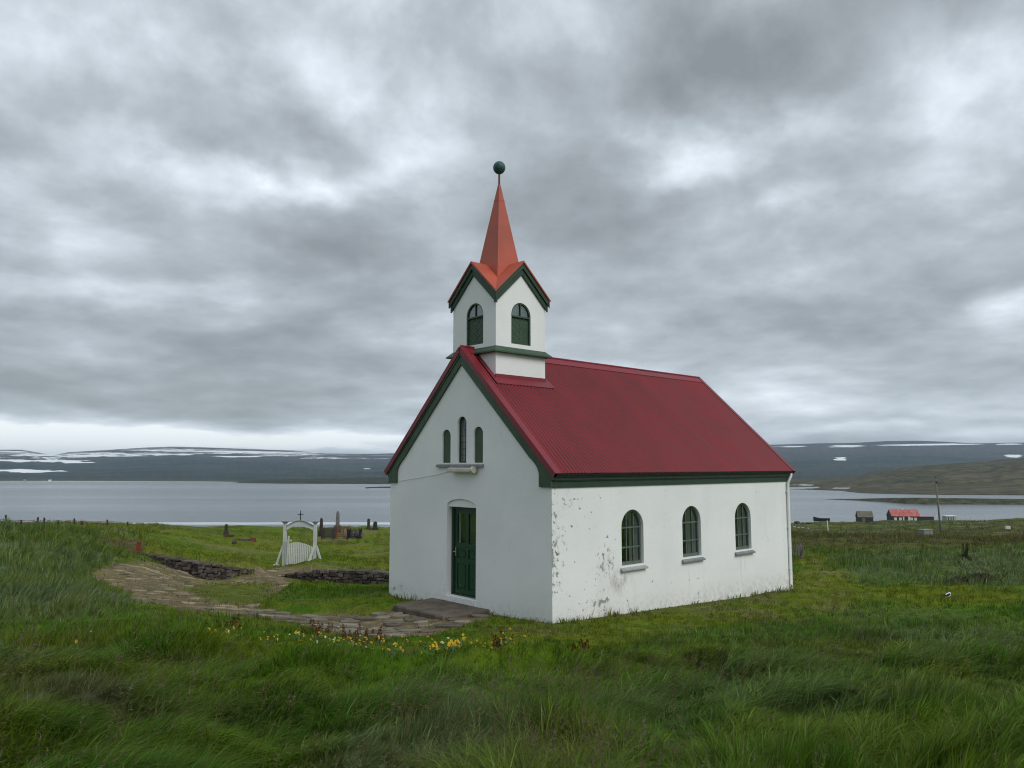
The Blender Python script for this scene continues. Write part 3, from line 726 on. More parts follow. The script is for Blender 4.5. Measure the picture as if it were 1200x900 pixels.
PATCHES = [(*ground_at(a, b)[:2], r_, k_, m_) for a, b, r_, k_, m_ in ((490, 868, .75, 'G', .6), (520, 900, .7, 'G', .55), (95, 858, .55, 'S', .6), (30, 830, .6, 'B', .6), (150, 800, 1.2, 'Y', .35), (300, 800, 1.1, 'A', .8), (1090, 728, 2.2, 'B', .5), (870, 752, 1.4, 'B', .4), (1180, 760, 1.6, 'B', .45), (60, 705, 2.4, 'G', .75), (200, 735, 1.6, 'A', .9), (420, 790, 1.0, 'A', .9), (620, 800, 1.3, 'A', .7), (950, 880, .9, 'Y', .4), (1000, 690, 4., 'Y', .45), (1090, 697, 2.5, 'Y', .6), (700, 742, 1.2, 'Y', .5), (230, 660, 2.5, 'Y', .4), (330, 845, .6, 'D', .8), (760, 850, .7, 'D', .7), (1000, 820, .9, 'D', .7))]
def grid_faces(nr, nc, wrap=False):
    i, j = np.meshgrid(np.arange(nr - 1), np.arange(nc if wrap else nc - 1), indexing='ij'); a = i * nc + j; b = i * nc + (j + 1) % nc
    return np.stack([a, b, b + nc, a + nc], -1).reshape(-1, 4)
def np_mesh(name, V, Fq, mat, col=None, smooth=True, tris=None):
    me = bpy.data.meshes.new(name)
    nq = 0 if Fq is None else len(Fq); nt = 0 if tris is None else len(tris)
    me.vertices.add(len(V)); me.vertices.foreach_set('co', np.ascontiguousarray(V, np.float32).ravel())
    me.loops.add(nq * 4 + nt * 3)
    li = np.concatenate([Fq.ravel() if nq else np.zeros(0, int), tris.ravel() if nt else np.zeros(0, int)]).astype(np.int32)
    me.loops.foreach_set('vertex_index', li)
    me.polygons.add(nq + nt)
    st = np.concatenate([np.arange(nq) * 4, nq * 4 + np.arange(nt) * 3]).astype(np.int32)
    me.polygons.foreach_set('loop_start', st)
    if smooth: me.polygons.foreach_set('use_smooth', np.ones(nq + nt, bool))
    me.update(calc_edges=True)
    if col is not None:
        at_ = me.attributes.new('tint', 'FLOAT_COLOR', 'POINT'); c4 = np.ones((len(V), 4), np.float32); c4[:, :3] = col; at_.data.foreach_set('color', c4.ravel())
    me.materials.append(mat); o = bpy.data.objects.new(name, me); C.objects.link(o); return o

def ground_mat():
    g = G('turf'); p = g.geo(); t = g.attr('tint', 'Color')
    n = g.noise(p, 2.2, 8, .7); f = g.noise(p, 14, 6, .7); k = g.noise(g.scale(p, (.22, .35, 1)), 1., 6, .65); fa = g.noise(g.scale(p, (.045, .10, .2)), 1., 8, .7)
    c = g.mix(g.map(n, .3, .7, 0, .8), g.mix(1., t, (.55, .6, .55), 'MULTIPLY'), g.mix(1., t, (1.35, 1.25, 1.2), 'MULTIPLY'))
    c = g.mix(g.map(f, .52, .7, 0, .45), c, g.mix(1., t, (1.7, 1.6, 1.5), 'MULTIPLY'))
    dist = g.map(g.xyz(p)[1], 45, 100); c = g.mix(g.m('MULTIPLY', dist, g.map(fa, .49, .57, 0, .85)), c, (.035, .050, .018)); c = g.mix(g.m('MULTIPLY', dist, g.map(fa, .48, .40, 0, .75)), c, (.15, .135, .065))
    c = g.mix(g.map(k, .5, .68, 0, .4), c, g.mix(1., t, (.5, .58, .5), 'MULTIPLY'))
    g.bump(g.m('ADD', n, g.m('MULTIPLY', f, .5)), .12); return g.fin(c, 1., .05)
az = np.concatenate([np.linspace(-180, -52, 40)[:-1], np.linspace(-52, 52, 760), np.linspace(52, 180, 40)[1:-1]]) * math.pi / 180
rr = np.unique(np.concatenate([np.exp(np.linspace(math.log(.5), math.log(430), 560)), np.arange(28.5, 39, .1)]))
RR, AA = np.meshgrid(rr, az, indexing='ij'); X = (RR * np.sin(AA)); Y = (RR * np.cos(AA)); Z = ground_z(X, Y)
# far rough ground gets real tussocks
far = sstep(24, 40, RR) * sstep(420, 300, RR)
Z = Z + far * (.10 + RR * .0022) * (fbm(X / (1.2 + RR / 70), Y / (1.2 + RR / 50), 71, 4) - .5) * 1.6
cov = cover(X.ravel(), Y.ravel())
Z = Z - .02 * cov['path'].reshape(Z.shape)
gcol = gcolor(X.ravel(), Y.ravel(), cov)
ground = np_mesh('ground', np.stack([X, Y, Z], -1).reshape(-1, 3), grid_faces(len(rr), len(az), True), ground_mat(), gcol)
tag(ground, 'rough green sloping grass field falling from the camera to the shore', kind='structure')

# ------------------------------------------------------------------ flagged path
def path_mat():
    g = G('dry_trodden_turf'); p = g.geo(); n = g.noise(p, 3, 7, .65); f = g.noise(p, 22, 5, .7); k = g.noise(g.scale(p, (.8, 2., 1)), 1., 4)
    c = g.mix(g.map(n, .35, .68), (.125, .10, .058), (.27, .22, .135)); c = g.mix(g.map(f, .5, .7, 0, .6), c, (.36, .30, .195))
    c = g.mix(g.map(k, .52, .66, 0, .7), c, (.075, .095, .03)); g.bump(g.m('ADD', n, f), .06); return g.fin(c, 1., .05)
pa = np.arange(-34, -3, .06) * math.pi / 180; pr = np.exp(np.arange(math.log(14), math.log(42), .0035))
PR, PA = np.meshgrid(pr, pa, indexing='ij'); PX = PR * np.sin(PA); PY = PR * np.cos(PA)
sd = signed(PX, PY, PATH); sdi = signed(PX, PY, INNER)
sd = np.minimum(sd, -sdi + .1)
lift = np.clip(sd * .25, -.25, .012) + (fbm(PX * 2.6, PY * 2.6, 81, 3) - .5) * .045 + (fbm(PX * 9, PY * 9, 83, 2) - .5) * .025
PZ = ground_z(PX, PY) - .02 + lift
Fp = grid_faces(len(pr), len(pa)); keep = (sd.ravel() > -.35)[Fp].all(1)
idx = np.unique(Fp[keep]); remap = np.full(PX.size, -1); remap[idx] = np.arange(len(idx))
PV = np.stack([PX, PY, PZ], -1).reshape(-1, 3)[idx]; PF = remap[Fp[keep]]
# flagstones, laid in the trodden turf
mst = MB(); cell = .40
xs = np.arange(PATH[:, 0].min(), PATH[:, 0].max(), cell * 1.25); ys = np.arange(PATH[:, 1].min(), PATH[:, 1].max(), cell * .85)
for j, y0 in enumerate(ys):
    for x0 in xs:
        x = x0 + (j % 2) * cell * .6 + random.uniform(-.16, .16); y = y0 + random.uniform(-.12, .12)
        s0 = float(signed(np.array([x]), np.array([y]), PATH)[0]); s1 = float(signed(np.array([x]), np.array([y]), INNER)[0])
        if s0 < .10 or s1 > -.05: continue
        near = math.hypot(x + 2.6, y - 16.3) < 3.6
        if random.random() < (.15 if near else .72): continue
        n = random.randint(6, 9); rx = cell * random.uniform(.42, .64); ry = cell * random.uniform(.26, .42); ph = random.uniform(0, 6.28)
        ring = []
        for k in range(n):
            t = ph + 2 * math.pi * k / n + random.uniform(-.22, .22); q = random.uniform(.82, 1.12)
            ring.append((x + rx * q * math.cos(t), y + ry * q * math.sin(t)))
        zc = gz(x, y); tx, ty = random.uniform(-.06, .06), random.uniform(-.06, .06); up = random.uniform(-.005, .026) + (.012 if near else 0)
        top = [(a, b, gz(a, b) * .6 + zc * .4 + up + tx * (a - x) + ty * (b - y)) for a, b in ring]
        inn = [(x + (a - x) * .8, y + (b - y) * .8, c + .008) for a, b, c in top]
        bot = [(a, b, c - .12) for a, b, c in top]
        mst.add(bot + top + inn, mi=int(near), fs=[(i, (i + 1) % n, n + (i + 1) % n, n + i) for i in range(n)] + [(n + i, n + (i + 1) % n, 2 * n + (i + 1) % n, 2 * n + i) for i in range(n)] + [tuple(range(2 * n, 3 * n))])
me = mst.mesh('path')
pm = bpy.data.meshes.new('path'); bmx = bmesh.new(); bmx.from_mesh(me)
for f in bmx.faces: f.material_index = 2 if f.material_index else 1
vv = [bmx.verts.new(tuple(p)) for p in PV]
for q in PF:
    f = bmx.faces.new([vv[i] for i in q]); f.smooth = True
bmx.to_mesh(pm); bmx.free()
path = link('path', pm, [path_mat(), MAT['flag'], MAT['grey_flag']]); tag(path, 'worn path of flagstones and straw coloured turf from church step to gate', kind='structure')

# doorstep
def church_pt(u, v, z): return (CH_POS[0] + u * cyaw - v * syaw, CH_POS[1] + u * syaw + v * cyaw, z)
m = MB(); ring = [(.055, -1.0), (-.25, -1.06), (-1.0, -.98), (-1.16, -.9), (-1.2, .2), (-1.18, .86), (-1.02, .98), (-.3, 1.02), (.055, 1.04)]
ring2 = []
for i in range(len(ring)):
    a, b = ring[i], ring[(i + 1) % len(ring)]
    for t in np.linspace(0, 1, 7)[:-1]: ring2.append((a[0] + (b[0] - a[0]) * t + (random.uniform(-.018, .018) if i < 8 else 0), a[1] + (b[1] - a[1]) * t + random.uniform(-.018, .018)))
ns = len(ring2); cx0, cy0 = -.55, 0
top = [(cx0 + (a - cx0) * .975, cy0 + (b - cy0) * .975, -3.115 + random.uniform(-.008, .008)) for a, b in ring2]; mid = [(a, b, -3.14 + random.uniform(-.01, .01)) for a, b in ring2]; bot = [(a, b, -3.5) for a, b in ring2]
m.add(bot + mid + top, [(i, (i + 1) % ns, ns + (i + 1) % ns, ns + i) for i in range(ns)] + [(ns + i, ns + (i + 1) % ns, 2 * ns + (i + 1) % ns, 2 * ns + i) for i in range(ns)] + [tuple(range(2 * ns, 3 * ns))])
st = m.build('doorstep', MAT['concrete']); st.location = CH_POS; st.rotation_euler = (0, 0, CH_YAW)
tag(st, 'worn brown concrete slab step in front of the green church door', 'doorstep')

# ------------------------------------------------------------------ dry stone walls
def dry_wall(tops, hfun, label, thick=.45, seed=1):
    rnd = random.Random(seed); P = [Vector(at(*p)) for p in tops]; m = MB()
    L = [0.]
    for a, b in zip(P, P[1:]): L.append(L[-1] + (b - a).length)
    def pos(s):
        for i in range(len(P) - 1):
            if s <= L[i + 1] or i == len(P) - 2:
                t = (s - L[i]) / (L[i + 1] - L[i]); d = (P[i + 1] - P[i]); d.z = 0; d.normalize(); return P[i].lerp(P[i + 1], min(t, 1.)), d
    zc = 0; H = max(hfun(t) for t in np.linspace(0, 1, 20)) + .25
    while zc < H:
        ch = rnd.uniform(.075, .15); s = rnd.uniform(-.2, 0)
        while s < L[-1]:
            w = rnd.uniform(.12, .42); sm = min(max(s + w / 2, 0), L[-1]); p, d = pos(sm); nrm = Vector((d.y, -d.x, 0))
            if nrm.y > 0: nrm = -nrm
            if zc < hfun(sm / L[-1]) + .22:
                c = p + Vector((0, 0, -zc - ch / 2 + rnd.uniform(-.02, .02))) - nrm * (thick / 2 - rnd.uniform(-.03, .05))
                M = Matrix.Translation(c) @ Matrix((( d.x, -nrm.x, 0, 0), (d.y, -nrm.y, 0, 0), (0, 0, 1, 0), (0, 0, 0, 1))) @ Matrix.Rotation(rnd.uniform(-.07, .07), 4, 'Y') @ Matrix.Rotation(rnd.uniform(-.1, .1), 4, 'Z')
                hw, hh_, ht = w * .485, ch * .47, thick / 2
                j = lambda: rnd.uniform(.78, 1.05)
                vs = [(sx * hw * j(), sy * ht * j(), sz * hh_ * j()) for sz in (-1, 1) for sy in (-1, 1) for sx in (-1, 1)]
                m.add([tuple(M @ Vector(q)) for q in vs], [(0, 2, 3, 1), (4, 5, 7, 6), (0, 1, 5, 4), (2, 6, 7, 3), (0, 4, 6, 2), (1, 3, 7, 5)])
            s += w
        zc += ch
    o = m.build('stone_wall', MAT['basalt'], bevel=.012); return tag(o, label, 'stone wall', 'dry stone walls holding the graveyard bank')
dry_wall(WALL_A, lambda t: .68, 'long dark dry stone wall left of the white gate beside the dirt mound', seed=3)
dry_wall([(371, 667.5, 31.0), (371.5, 668, 30.8)] + WALL_B[1:], lambda t: .50, 'brown dry stone wall running from the gate ramp to behind the church', seed=5)
dry_wall([(312, 677.5, 32.7), (340, 672, 31.8), (370.5, 667.5, 30.95)], lambda t: .08 + .45 * t, 'short wedge shaped stone wall along the ramp below the gate', seed=8)

# ------------------------------------------------------------------ the graveyard gate
gx, gy, _ = at(350.5, 663, 36.2); gzv = at(350.5, 662.5, 36.2)[2]
gate = empty('gate', (gx, gy, gzv), rad(-5)); tag(gate, 'white wooden graveyard gate with arched beam, cross on top and picket leaf', 'gate')
W2 = .72
for s in (-1, 1):
    p_ = MB().box((s * W2 - .07, -.07, -.2), (s * W2 + .07, .07, 1.93)).build('post', MAT['gate_white'], gate, bevel=.01)
    m = MB(); m.box((s * W2 - .10, -.10, 1.93), (s * W2 + .10, .10, 1.965)).box((s * W2 - .14, -.14, 1.967), (s * W2 + .14, .14, 2.02)); m.build('post_cap', MAT['lead'], p_, bevel=.008)
m = MB(); n = 18
upc = [(-W2 + .087 + (2 * W2 - .174) * i / n, 1.78 + .25 * math.sin(math.pi * i / n)) for i in range(n + 1)]
loc_ = [(-W2 + .087 + (2 * W2 - .174) * i / n, 1.60 + .24 * math.sin(math.pi * i / n)) for i in range(n + 1)]
plate(m, [upc + loc_[::-1]], .10, lambda x, y, z: (x, z, y)); beam = m.build('arch_beam', MAT['gate_white'], gate)
m = MB(); plate(m, [[(x, z + .028) for x, z in upc] + [(x, z + .003) for x, z in upc[::-1]]], .17, lambda x, y, z: (x, z, y)); m.build('beam_cap', MAT['lead'], beam)
MB().tube([(0, 0, 2.03), (0, 0, 2.50)], .02, 8).tube([(-.14, 0, 2.33), (.14, 0, 2.33)], .018, 8).build('cross', MAT['dark'], gate)
lf = MB(); NP = 15
for i in range(NP):
    x = -.60 + 1.2 * i / (NP - 1); zt = .86 + .20 * math.cos((i / (NP - 1) - .42) * 2.6)
    lf.box((x - .028, -.115 - .02, .06), (x + .028, -.095, zt))
leaf = lf.build('picket_leaf', MAT['white_old'], gate)
MB().box((-.63, -.094, .22), (.63, -.06, .31)).box((-.63, -.094, .72), (.63, -.06, .80)).bar((-.6, -.05, .25), (.6, -.05, .76), .03, .07).build('rail', MAT['white_old'], leaf)
m = MB(); m.bar((-.50, -.20, .05), (-.46, -.20, 1.35), .075, .045, up=(0, 1, 0)).bar((-.62, -.20, 1.13), (-.31, -.20, 1.15), .04, .075, up=(0, 0, 1)); m.build('cross_stile', MAT['gate_white'], gate)
for s in (-1, 1):
    for dx, dy in ((.36, .0), (-.15 if s > 0 else .0, -.50)):
        if s < 0 and dy: continue
        m = MB(); m.bar((s * (W2 + .08) if not dy else s * W2, -.0 if not dy else -.09, .88), (s * (W2 + dx), dy, .03), .07, .09); m.box((s * (W2 + dx) - .13, dy - .09, -.1), (s * (W2 + dx) + .13, dy + .09, .035)); m.build('brace', MAT['gate_white'], gate)

# ------------------------------------------------------------------ graves
def onpx(px, py, d): return at(px, py, d)
def stele(name, px, py, d, w, t, h, mat, label, rz=0., point=.0, taper=.9, base=True, cat='headstone', lean=0.):
    x, y, z = onpx(px, py, d); o = empty(name, (x, y, z), rz); o.rotation_euler = (0, lean, rz); tag(o, label, cat)
    m = MB(); P = []; n = 9
    prof = [(-w / 2, 0), (w / 2, 0)] + ([(w / 2 * taper, h - point)] + [(w / 2 * taper * math.cos(math.pi * i / n), h - point + point * math.sin(math.pi * i / n)) for i in range(1, n)] + [(-w / 2 * taper, h - point)] if point else [(w / 2 * taper, h), (-w / 2 * taper, h)])
    plate(m, [[(a, b + (.14 if base else -.15)) for a, b in prof]], t, lambda x, y, z: (x, z, y)); m.build('shaft', mat, o, bevel=.012)
    if base: MB().box((-w * .8, -t * 1.0, -.3), (w * .8, t * 1.0, .14)).build('plinth', mat, o, bevel=.015)
    return o
def obelisk(px, py, d, w, h, mat, label):
    x, y, z = onpx(px, py, d); o = empty('obelisk', (x, y, z), .2); tag(o, label, 'obelisk')
    m = MB(); P = [(-w / 2, -w / 2, .3), (w / 2, -w / 2, .3), (w / 2, w / 2, .3), (-w / 2, w / 2, .3)]; q = w * .40
    P += [(-q, -q, h - .18), (q, -q, h - .18), (q, q, h - .18), (-q, q, h - .18)]; e = q * .5
    P += [(-e, -e, h), (e, -e, h), (e, e, h), (-e, e, h)]
    fs = []
    for l in (0, 4):
        for i in range(4): fs.append((l + i, l + (i + 1) % 4, l + 4 + (i + 1) % 4, l + 4 + i))
    m.add(P, fs + [(8, 9, 10, 11)]); m.build('shaft', mat, o, bevel=.01)
    MB().box((-w * .85, -w * .85, -.3), (w * .85, w * .85, .3)).build('plinth', mat, o, bevel=.02)
obelisk(395.5, 620, 66, .34, 1.50, MAT['headstone'], 'tall grey stone obelisk rising behind the rusty grave railing')
stele('headstone', 376.3, 624, 62, .30, .18, 1.02, MAT['headstone_dark'], 'narrow dark pointed headstone right behind the gate post', .2, .25, .8)
stele('headstone', 431.8, 619.5, 78, .27, .2, .85, MAT['headstone_dark'], 'slim dark headstone left of two on the skyline near the church', .1, .06, .95)
stele('headstone', 439.6, 620, 78, .38, .2, .62, MAT['headstone_dark'], 'wide dark round topped headstone nearest the church wall on the skyline', -.1, .2, .95)
stele('headstone', 404.6, 627.5, 63.5, .20, .1, .42, MAT['headstone_pale'], 'small narrow pale headstone between the rusty and the black railings', .1, .08)
stele('headstone', 416.5, 626.5, 64.5, .44, .16, .22, MAT['headstone_pale'], 'low pale gravestone at the right end of the grave railings', -.2, .05)
stele('headstone', 264.8, 625.5, 62, .22, .16, .62, MAT['headstone_dark'], 'small dark upright gravestone standing behind a rusty grave box', .1, .08)
def railing(px, py, d, w, dep, h, rz, mat, label, n=9):
    x, y, z = onpx(px, py, d); o = empty('grave_railing', (x, y, z), rz); tag(o, label, 'grave railing')
    cs = [(-w / 2, 0), (w / 2, 0), (w / 2, dep), (-w / 2, dep)]
    for k in range(4):
        a, b = cs[k], cs[(k + 1) % 4]; m = MB()
        for zz in (.1, h * .9): m.bar((a[0], a[1], zz), (b[0], b[1], zz), .03, .03)
        for i in range(1, n):
            t = i / n; q = (a[0] + (b[0] - a[0]) * t, a[1] + (b[1] - a[1]) * t); m.tube([(q[0], q[1], -.1), (q[0], q[1], h)], .018, 5)
        m.build('rail_panel', mat, o)
        MB().tube([(a[0], a[1], -.2), (a[0], a[1], h * 1.12)], .028, 6).build('corner_post', mat, o)
railing(399, 630.2, 63, 1.0, 1.8, .78, .12, MAT['rust'], 'orange rusty iron grave railing in front of the tall obelisk', 11)
railing(413.8, 630.2, 62.5, .92, 1.6, .62, .05, MAT['dark'], 'black iron grave railing round low pale stones')
railing(383, 630.5, 61, .85, 1.6, .66, .1, MAT['wood_dark'], 'dark brown grave railing just right of the white gate', 10)
x, y, z = at(416, 630, 62.9)
def boulder(name, px, py, d, w, h, mat, label, cat, seed, dep=None):
    x, y, z = onpx(px, py, d); bm = bmesh.new(); bmesh.ops.create_icosphere(bm, subdivisions=3, radius=.5)
    rs = np.random.default_rng(seed); off = rs.uniform(0, 50, 2)
    for v in bm.verts:
        n_ = v.co.normalized(); q = .8 + .45 * float(fbm(np.array([n_.x * 1.6 + off[0] + n_.z]), np.array([n_.y * 1.6 + off[1] - n_.z]), seed, 3)[0]); v.co = Vector((n_.x * q * w * .5, n_.y * q * (dep or w) * .5, n_.z * q * h * .5 + h * .3))
    me = bpy.data.meshes.new(name); bm.to_mesh(me); bm.free(); o = link(name, me, mat); o.location = (x, y, z); return tag(o, label, cat)
boulder('boulder', 420.5, 629.5, 64, .75, .62, MAT['basalt'], 'dark brown boulder at the right end of the black grave railing', 'boulder', 5)
boulder('boulder', 275.0, 637, 52, .38, .24, MAT['headstone_dark'], 'small dark stone lying alone in the graveyard grass left of the gate', 'boulder', 9, .3)
# rusty grave box with long kerb
x, y, z = at(268, 631, 59); o = empty('grave_box', (x, y, z), .15); tag(o, 'low rusty grave box with pickets at the left of the graveyard', 'grave box')
m = MB(); m.box((-.30, -.2, -.1), (.30, -.17, .24)).box((-.30, .5, -.1), (.30, .53, .24)).box((-.3, -.168, -.1), (-.27, .498, .24)).box((.27, -.168, -.1), (.3, .498, .24)); m.build('side_board', MAT['wood_dark'], o)
m = MB()
for i in range(6): m.box((-.28 + i * .105, -.225, -.05), (-.25 + i * .105, -.203, .30))
m.build('picket', MAT['rust'], o)
x, y, z = at(284, 633, 57); o = empty('grave_kerb', (x, y, z), .35); tag(o, 'long low grave kerb with a reddish end stone in the graveyard', 'grave kerb')
MB().box((-.75, -.12, -.1), (.55, .12, .10)).build('kerb_stone', MAT['basalt'], o, bevel=.03); MB().box((.56, -.14, -.1), (.95, .14, .15)).build('end_stone', MAT['rust'], o, bevel=.03)
# red post and pale plank by the bare earth
x, y, z = at(162.5, 640.5, 33.2); o = empty('marker_post', (x, y, z), .3); o.rotation_euler = (0, rad(6), .3); tag(o, 'short stout orange red post at the end of the bare earth bank', 'marker post')
MB().box((-.08, -.08, -.3), (.08, .08, .17)).build('shaft', MAT['red_paint'], o, bevel=.01); MB().box((-.085, -.085, .172), (.085, .085, .20)).build('cap', MAT['rust'], o, bevel=.01)
m = MB(); m.bar((-.2, 0, .06), (.2, .05, .09), .1, .03); pl = m.build('plank', MAT['wood']); pl.location = at(156.5, 638.5, 33.2); tag(pl, 'pale weathered plank lying beside the red post', 'plank')

# ------------------------------------------------------------------ wire fence on the left skyline
fo = empty('wire_fence', at(45, 611, 45)); tag(fo, 'sagging wire fence with uneven wooden posts on the left skyline', 'fence'); fb = Vector(at(45, 611, 45)); tops = []
for px, yb, yt in ((-30, 612, 604), (7, 612, 602.2), (24.5, 613, 608), (44, 612, 604.8), (52, 612, 605.4), (68, 613, 608.5), (87.5, 612.5, 606.2), (96, 613.5, 609), (126, 613.5, 607.8), (150, 614, 610.2)):
    d = 45 + .02 * (px - 45); a, b = Vector(at(px, yb + 2, d)), Vector(at(px + random.uniform(-.6, .6), yt + 1.2, d)); tops.append((a, b))
    MB().bar(a - fb, b - fb, .07, .065).build('post', MAT['wood_dark'], fo)
m = MB()
for fr_ in (.45, .85):
    P = []
    for (a0, b0), (a1, b1) in zip(tops, tops[1:]):
        for t in np.linspace(0, 1, 5)[:-1]:
            q0 = a0 + Vector((0, 0, .07 + .22 * fr_)); q1 = a1 + Vector((0, 0, .07 + .22 * fr_)); q = q0.lerp(q1, t) - fb; q.z -= .06 * math.sin(math.pi * t); P.append(tuple(q))
    m.tube(P, .014, 5)
m.build('wire', MAT['rust'], fo)

# ------------------------------------------------------------------ right hand field
x, y, z = at(1103.2, 631.5, 95); o = empty('utility_pole', (x, y, z)); o.rotation_euler = (0, rad(-2.2), 0); tag(o, 'tall thin grey wooden utility pole in the right field', 'utility pole')
MB().tube([(0, 0, -.8), (0, 0, 3.5), (0, 0, 7.35)], [.125, .105, .08], 10).build('pole', MAT['wood'], o, smooth=True)
MB().box((-.12, -.13, 6.7), (.12, -.09, 6.95)).build('plate', MAT['dark'], o); MB().tube([(0, 0, 7.35), (0, 0, 7.55)], [.06, .03], 8).build('insulator', MAT['dark'], o)
x, y, z = at(970.8, 626, 88); o = empty('marker_post', (x, y, z), 0); o.rotation_euler = (0, rad(-3), 0); tag(o, 'thin pale post beside the track right of the church', 'marker post')
MB().box((-.045, -.045, -.3), (.045, .045, 1.45)).build('shaft', MAT['white_old'], o, bevel=.008); MB().box((-.05, -.05, 1.452), (.05, .05, 1.52)).build('cap', MAT['white'], o)
# farm sheds by the shore
def gable_house(name, px, py, d, L, Wd, hw, hr, rz, mw, mr, label, ov=.15, cat='shed'):
    x, y, z = at(px, py, d); o = empty(name, (x, y, z), rz); tag(o, label, cat)
    m = MB(); prof = [(-Wd / 2, -1.2), (Wd / 2, -1.2), (Wd / 2, hw), (0, hw + hr), (-Wd / 2, hw)]
    plate(m, [prof], L, lambda a, b, c: (c, a, b)); m.build('wall', mw, o)
    m = MB(); k = hr / (Wd / 2)
    o2 = [(-Wd / 2 - ov, hw - k * ov + .02), (0, hw + hr + .02), (Wd / 2 + ov, hw - k * ov + .02), (Wd / 2 + ov, hw - k * ov + .2), (0, hw + hr + .22), (-Wd / 2 - ov, hw - k * ov + .2)]
    plate(m, [o2], L + .3, lambda a, b, c: (c, a, b)); m.build('roof', mr, o)
    return o
def turf_roof():
    g = G('faded_olive_roof'); p = g.obj(); n = g.noise(p, .6, 6, .65); c = g.mix(g.map(n, .3, .7), (.10, .095, .065), (.17, .155, .115)); g.bump(n, .1); return g.fin(c, .95, .2)
def red_roof():
    g = G('faded_red_roof'); p = g.obj(); n = g.noise(p, .5, 6, .65); f = g.noise(g.scale(p, (3, .5, .5)), 1., 4)
    c = g.mix(g.map(n, .3, .7), (.33, .07, .06), (.46, .14, .12)); c = g.mix(g.map(f, .56, .66, 0, .7), c, (.55, .36, .33)); return g.fin(c, .7, .3)
MAT['navy'] = paint('dark_blue_boards', (.022, .030, .045), .7, .2); MAT['turf_roof'] = turf_roof(); MAT['red_roof'] = red_roof()
sh = gable_house('shed', 1013.2, 611.0, 292, 5.2, 5.0, 1.7, 1.9, rad(-14), MAT['wood_dark'], MAT['turf_roof'], 'dark gabled shed with faded olive roof beside the water')
MB().box((-1.2, -2.56, -.2), (-.2, -2.51, 1.4)).build('door', MAT['wood'], sh)
x, y, z = at(1063, 610.2, 287); fh = gable_house('farmhouse', 1058.5, 610.0, 287, 9.6, 5.6, 1.75, 2.1, rad(-8), MAT['navy'], MAT['red_roof'], 'low dark farmhouse with patchy pale red roof beside the water', cat='farmhouse')
m = MB(); plate(m, [[(-2.6, -1), (2.2, -1), (2.2, 1.0), (-2.6, 1.55)]], 5.0, lambda a, b, c: (c + 7.2, a, b)); m.build('annex', MAT['navy'], fh)
m = MB(); plate(m, [[(-2.8, 1.57), (2.4, 1.0), (2.4, 1.15), (-2.8, 1.75)]], 5.3, lambda a, b, c: (c + 7.2, a, b)); m.build('annex_roof', MAT['red_roof'], fh)
for k, xx in enumerate((-3.6, -1.9, 2.0, 3.3)): MB().box((xx - .45, -2.86, .25), (xx + .45, -2.81, 1.25)).build('window', MAT['white_old'], fh)
MB().box((-1.0, -2.87, -.9), (-.55, -2.82, 1.9)).box((.75, -2.87, -.9), (1.5, -2.82, 1.6)).build('door', MAT['white_old'], fh)
MB().box((-.95, -2.9, 1.9), (-.5, -.6, 3.4)).build('pale_roof_strip', MAT['white_old'], fh) if False else None
MB().box((-.5, -.35, 3.5), (.1, .25, 4.5)).build('chimney', MAT['white_old'], fh)
x, y, z = at(1112.5, 610.2, 272); o = empty('hut', (x, y, z), rad(6)); tag(o, 'tiny pale flat roofed hut on the shore right of the pole', 'hut')
MB().box((-1.75, -1.2, -.8), (1.75, 1.2, 1.55)).build('wall', MAT['pale_sill'], o); MB().box((-1.95, -1.4, 1.552), (1.95, 1.4, 1.78)).build('roof', MAT['white'], o)
for xx in (-1.3, -.3, .5): MB().box((xx, -1.24, .1), (xx + .28, -1.2, 1.55)).build('slot', MAT['wood_dark'], o)
x, y, z = at(1084.5, 628.5, 105); o = empty('water_tank', (x, y, z), rad(12)); tag(o, 'low pale grey concrete tank in the grass left of the utility pole', 'tank')
MB().box((-.68, -.6, -.5), (.68, .6, .82)).build('wall', MAT['lead'], o, bevel=.02); MB().box((-.74, -.66, .822), (.74, .66, .93)).build('lid', MAT['lead'], o, bevel=.01)
x, y, z = at(1181, 620, 160); o = empty('utility_box', (x, y, z), rad(-10)); tag(o, 'small white box on a stand near the right edge of the field', 'utility box')
MB().box((-.42, -.3, .0), (.42, .3, .62)).build('cabinet', MAT['white_old'], o, bevel=.02); MB().box((-.2, -.2, -.7), (.2, .2, -.002)).build('stand', MAT['wood'], o)
# boat hull drawn up at the shore
x, y, z = at(963, 611.3, 296); o = empty('rowing_boat', (x, y, z + .1), rad(8)); tag(o, 'dark old boat hull drawn up at the waterline right of the church', 'boat')
m = MB(); nn_ = 9; k0 = len(m.v)
secs = []
for i in range(nn_):
    t = i / (nn_ - 1); w = .95 * math.sin(math.pi * (.12 + .80 * t)) ** .7; x_ = -3.2 + 6.4 * t; sh_ = 1.05 + .75 * (1 - t) ** 3 + .1 * t
    secs += [(x_, -w, sh_), (x_, -w * .75, .35), (x_, 0, 0), (x_, w * .75, .35), (x_, w, sh_)]
fs = [(i * 5 + j, i * 5 + j + 1, i * 5 + j + 6, i * 5 + j + 5) for i in range(nn_ - 1) for j in range(4)] + [(0, 1, 2, 3, 4), tuple(range((nn_ - 1) * 5, nn_ * 5))[::-1]]
m.add(secs, fs); m.build('hull', MAT['dark'], o)
for xx in (-1.5, .2, 1.7): MB().box((xx - .12, -.8, .85), (xx + .12, .8, .92)).build('thwart', MAT['wood_dark'], o)
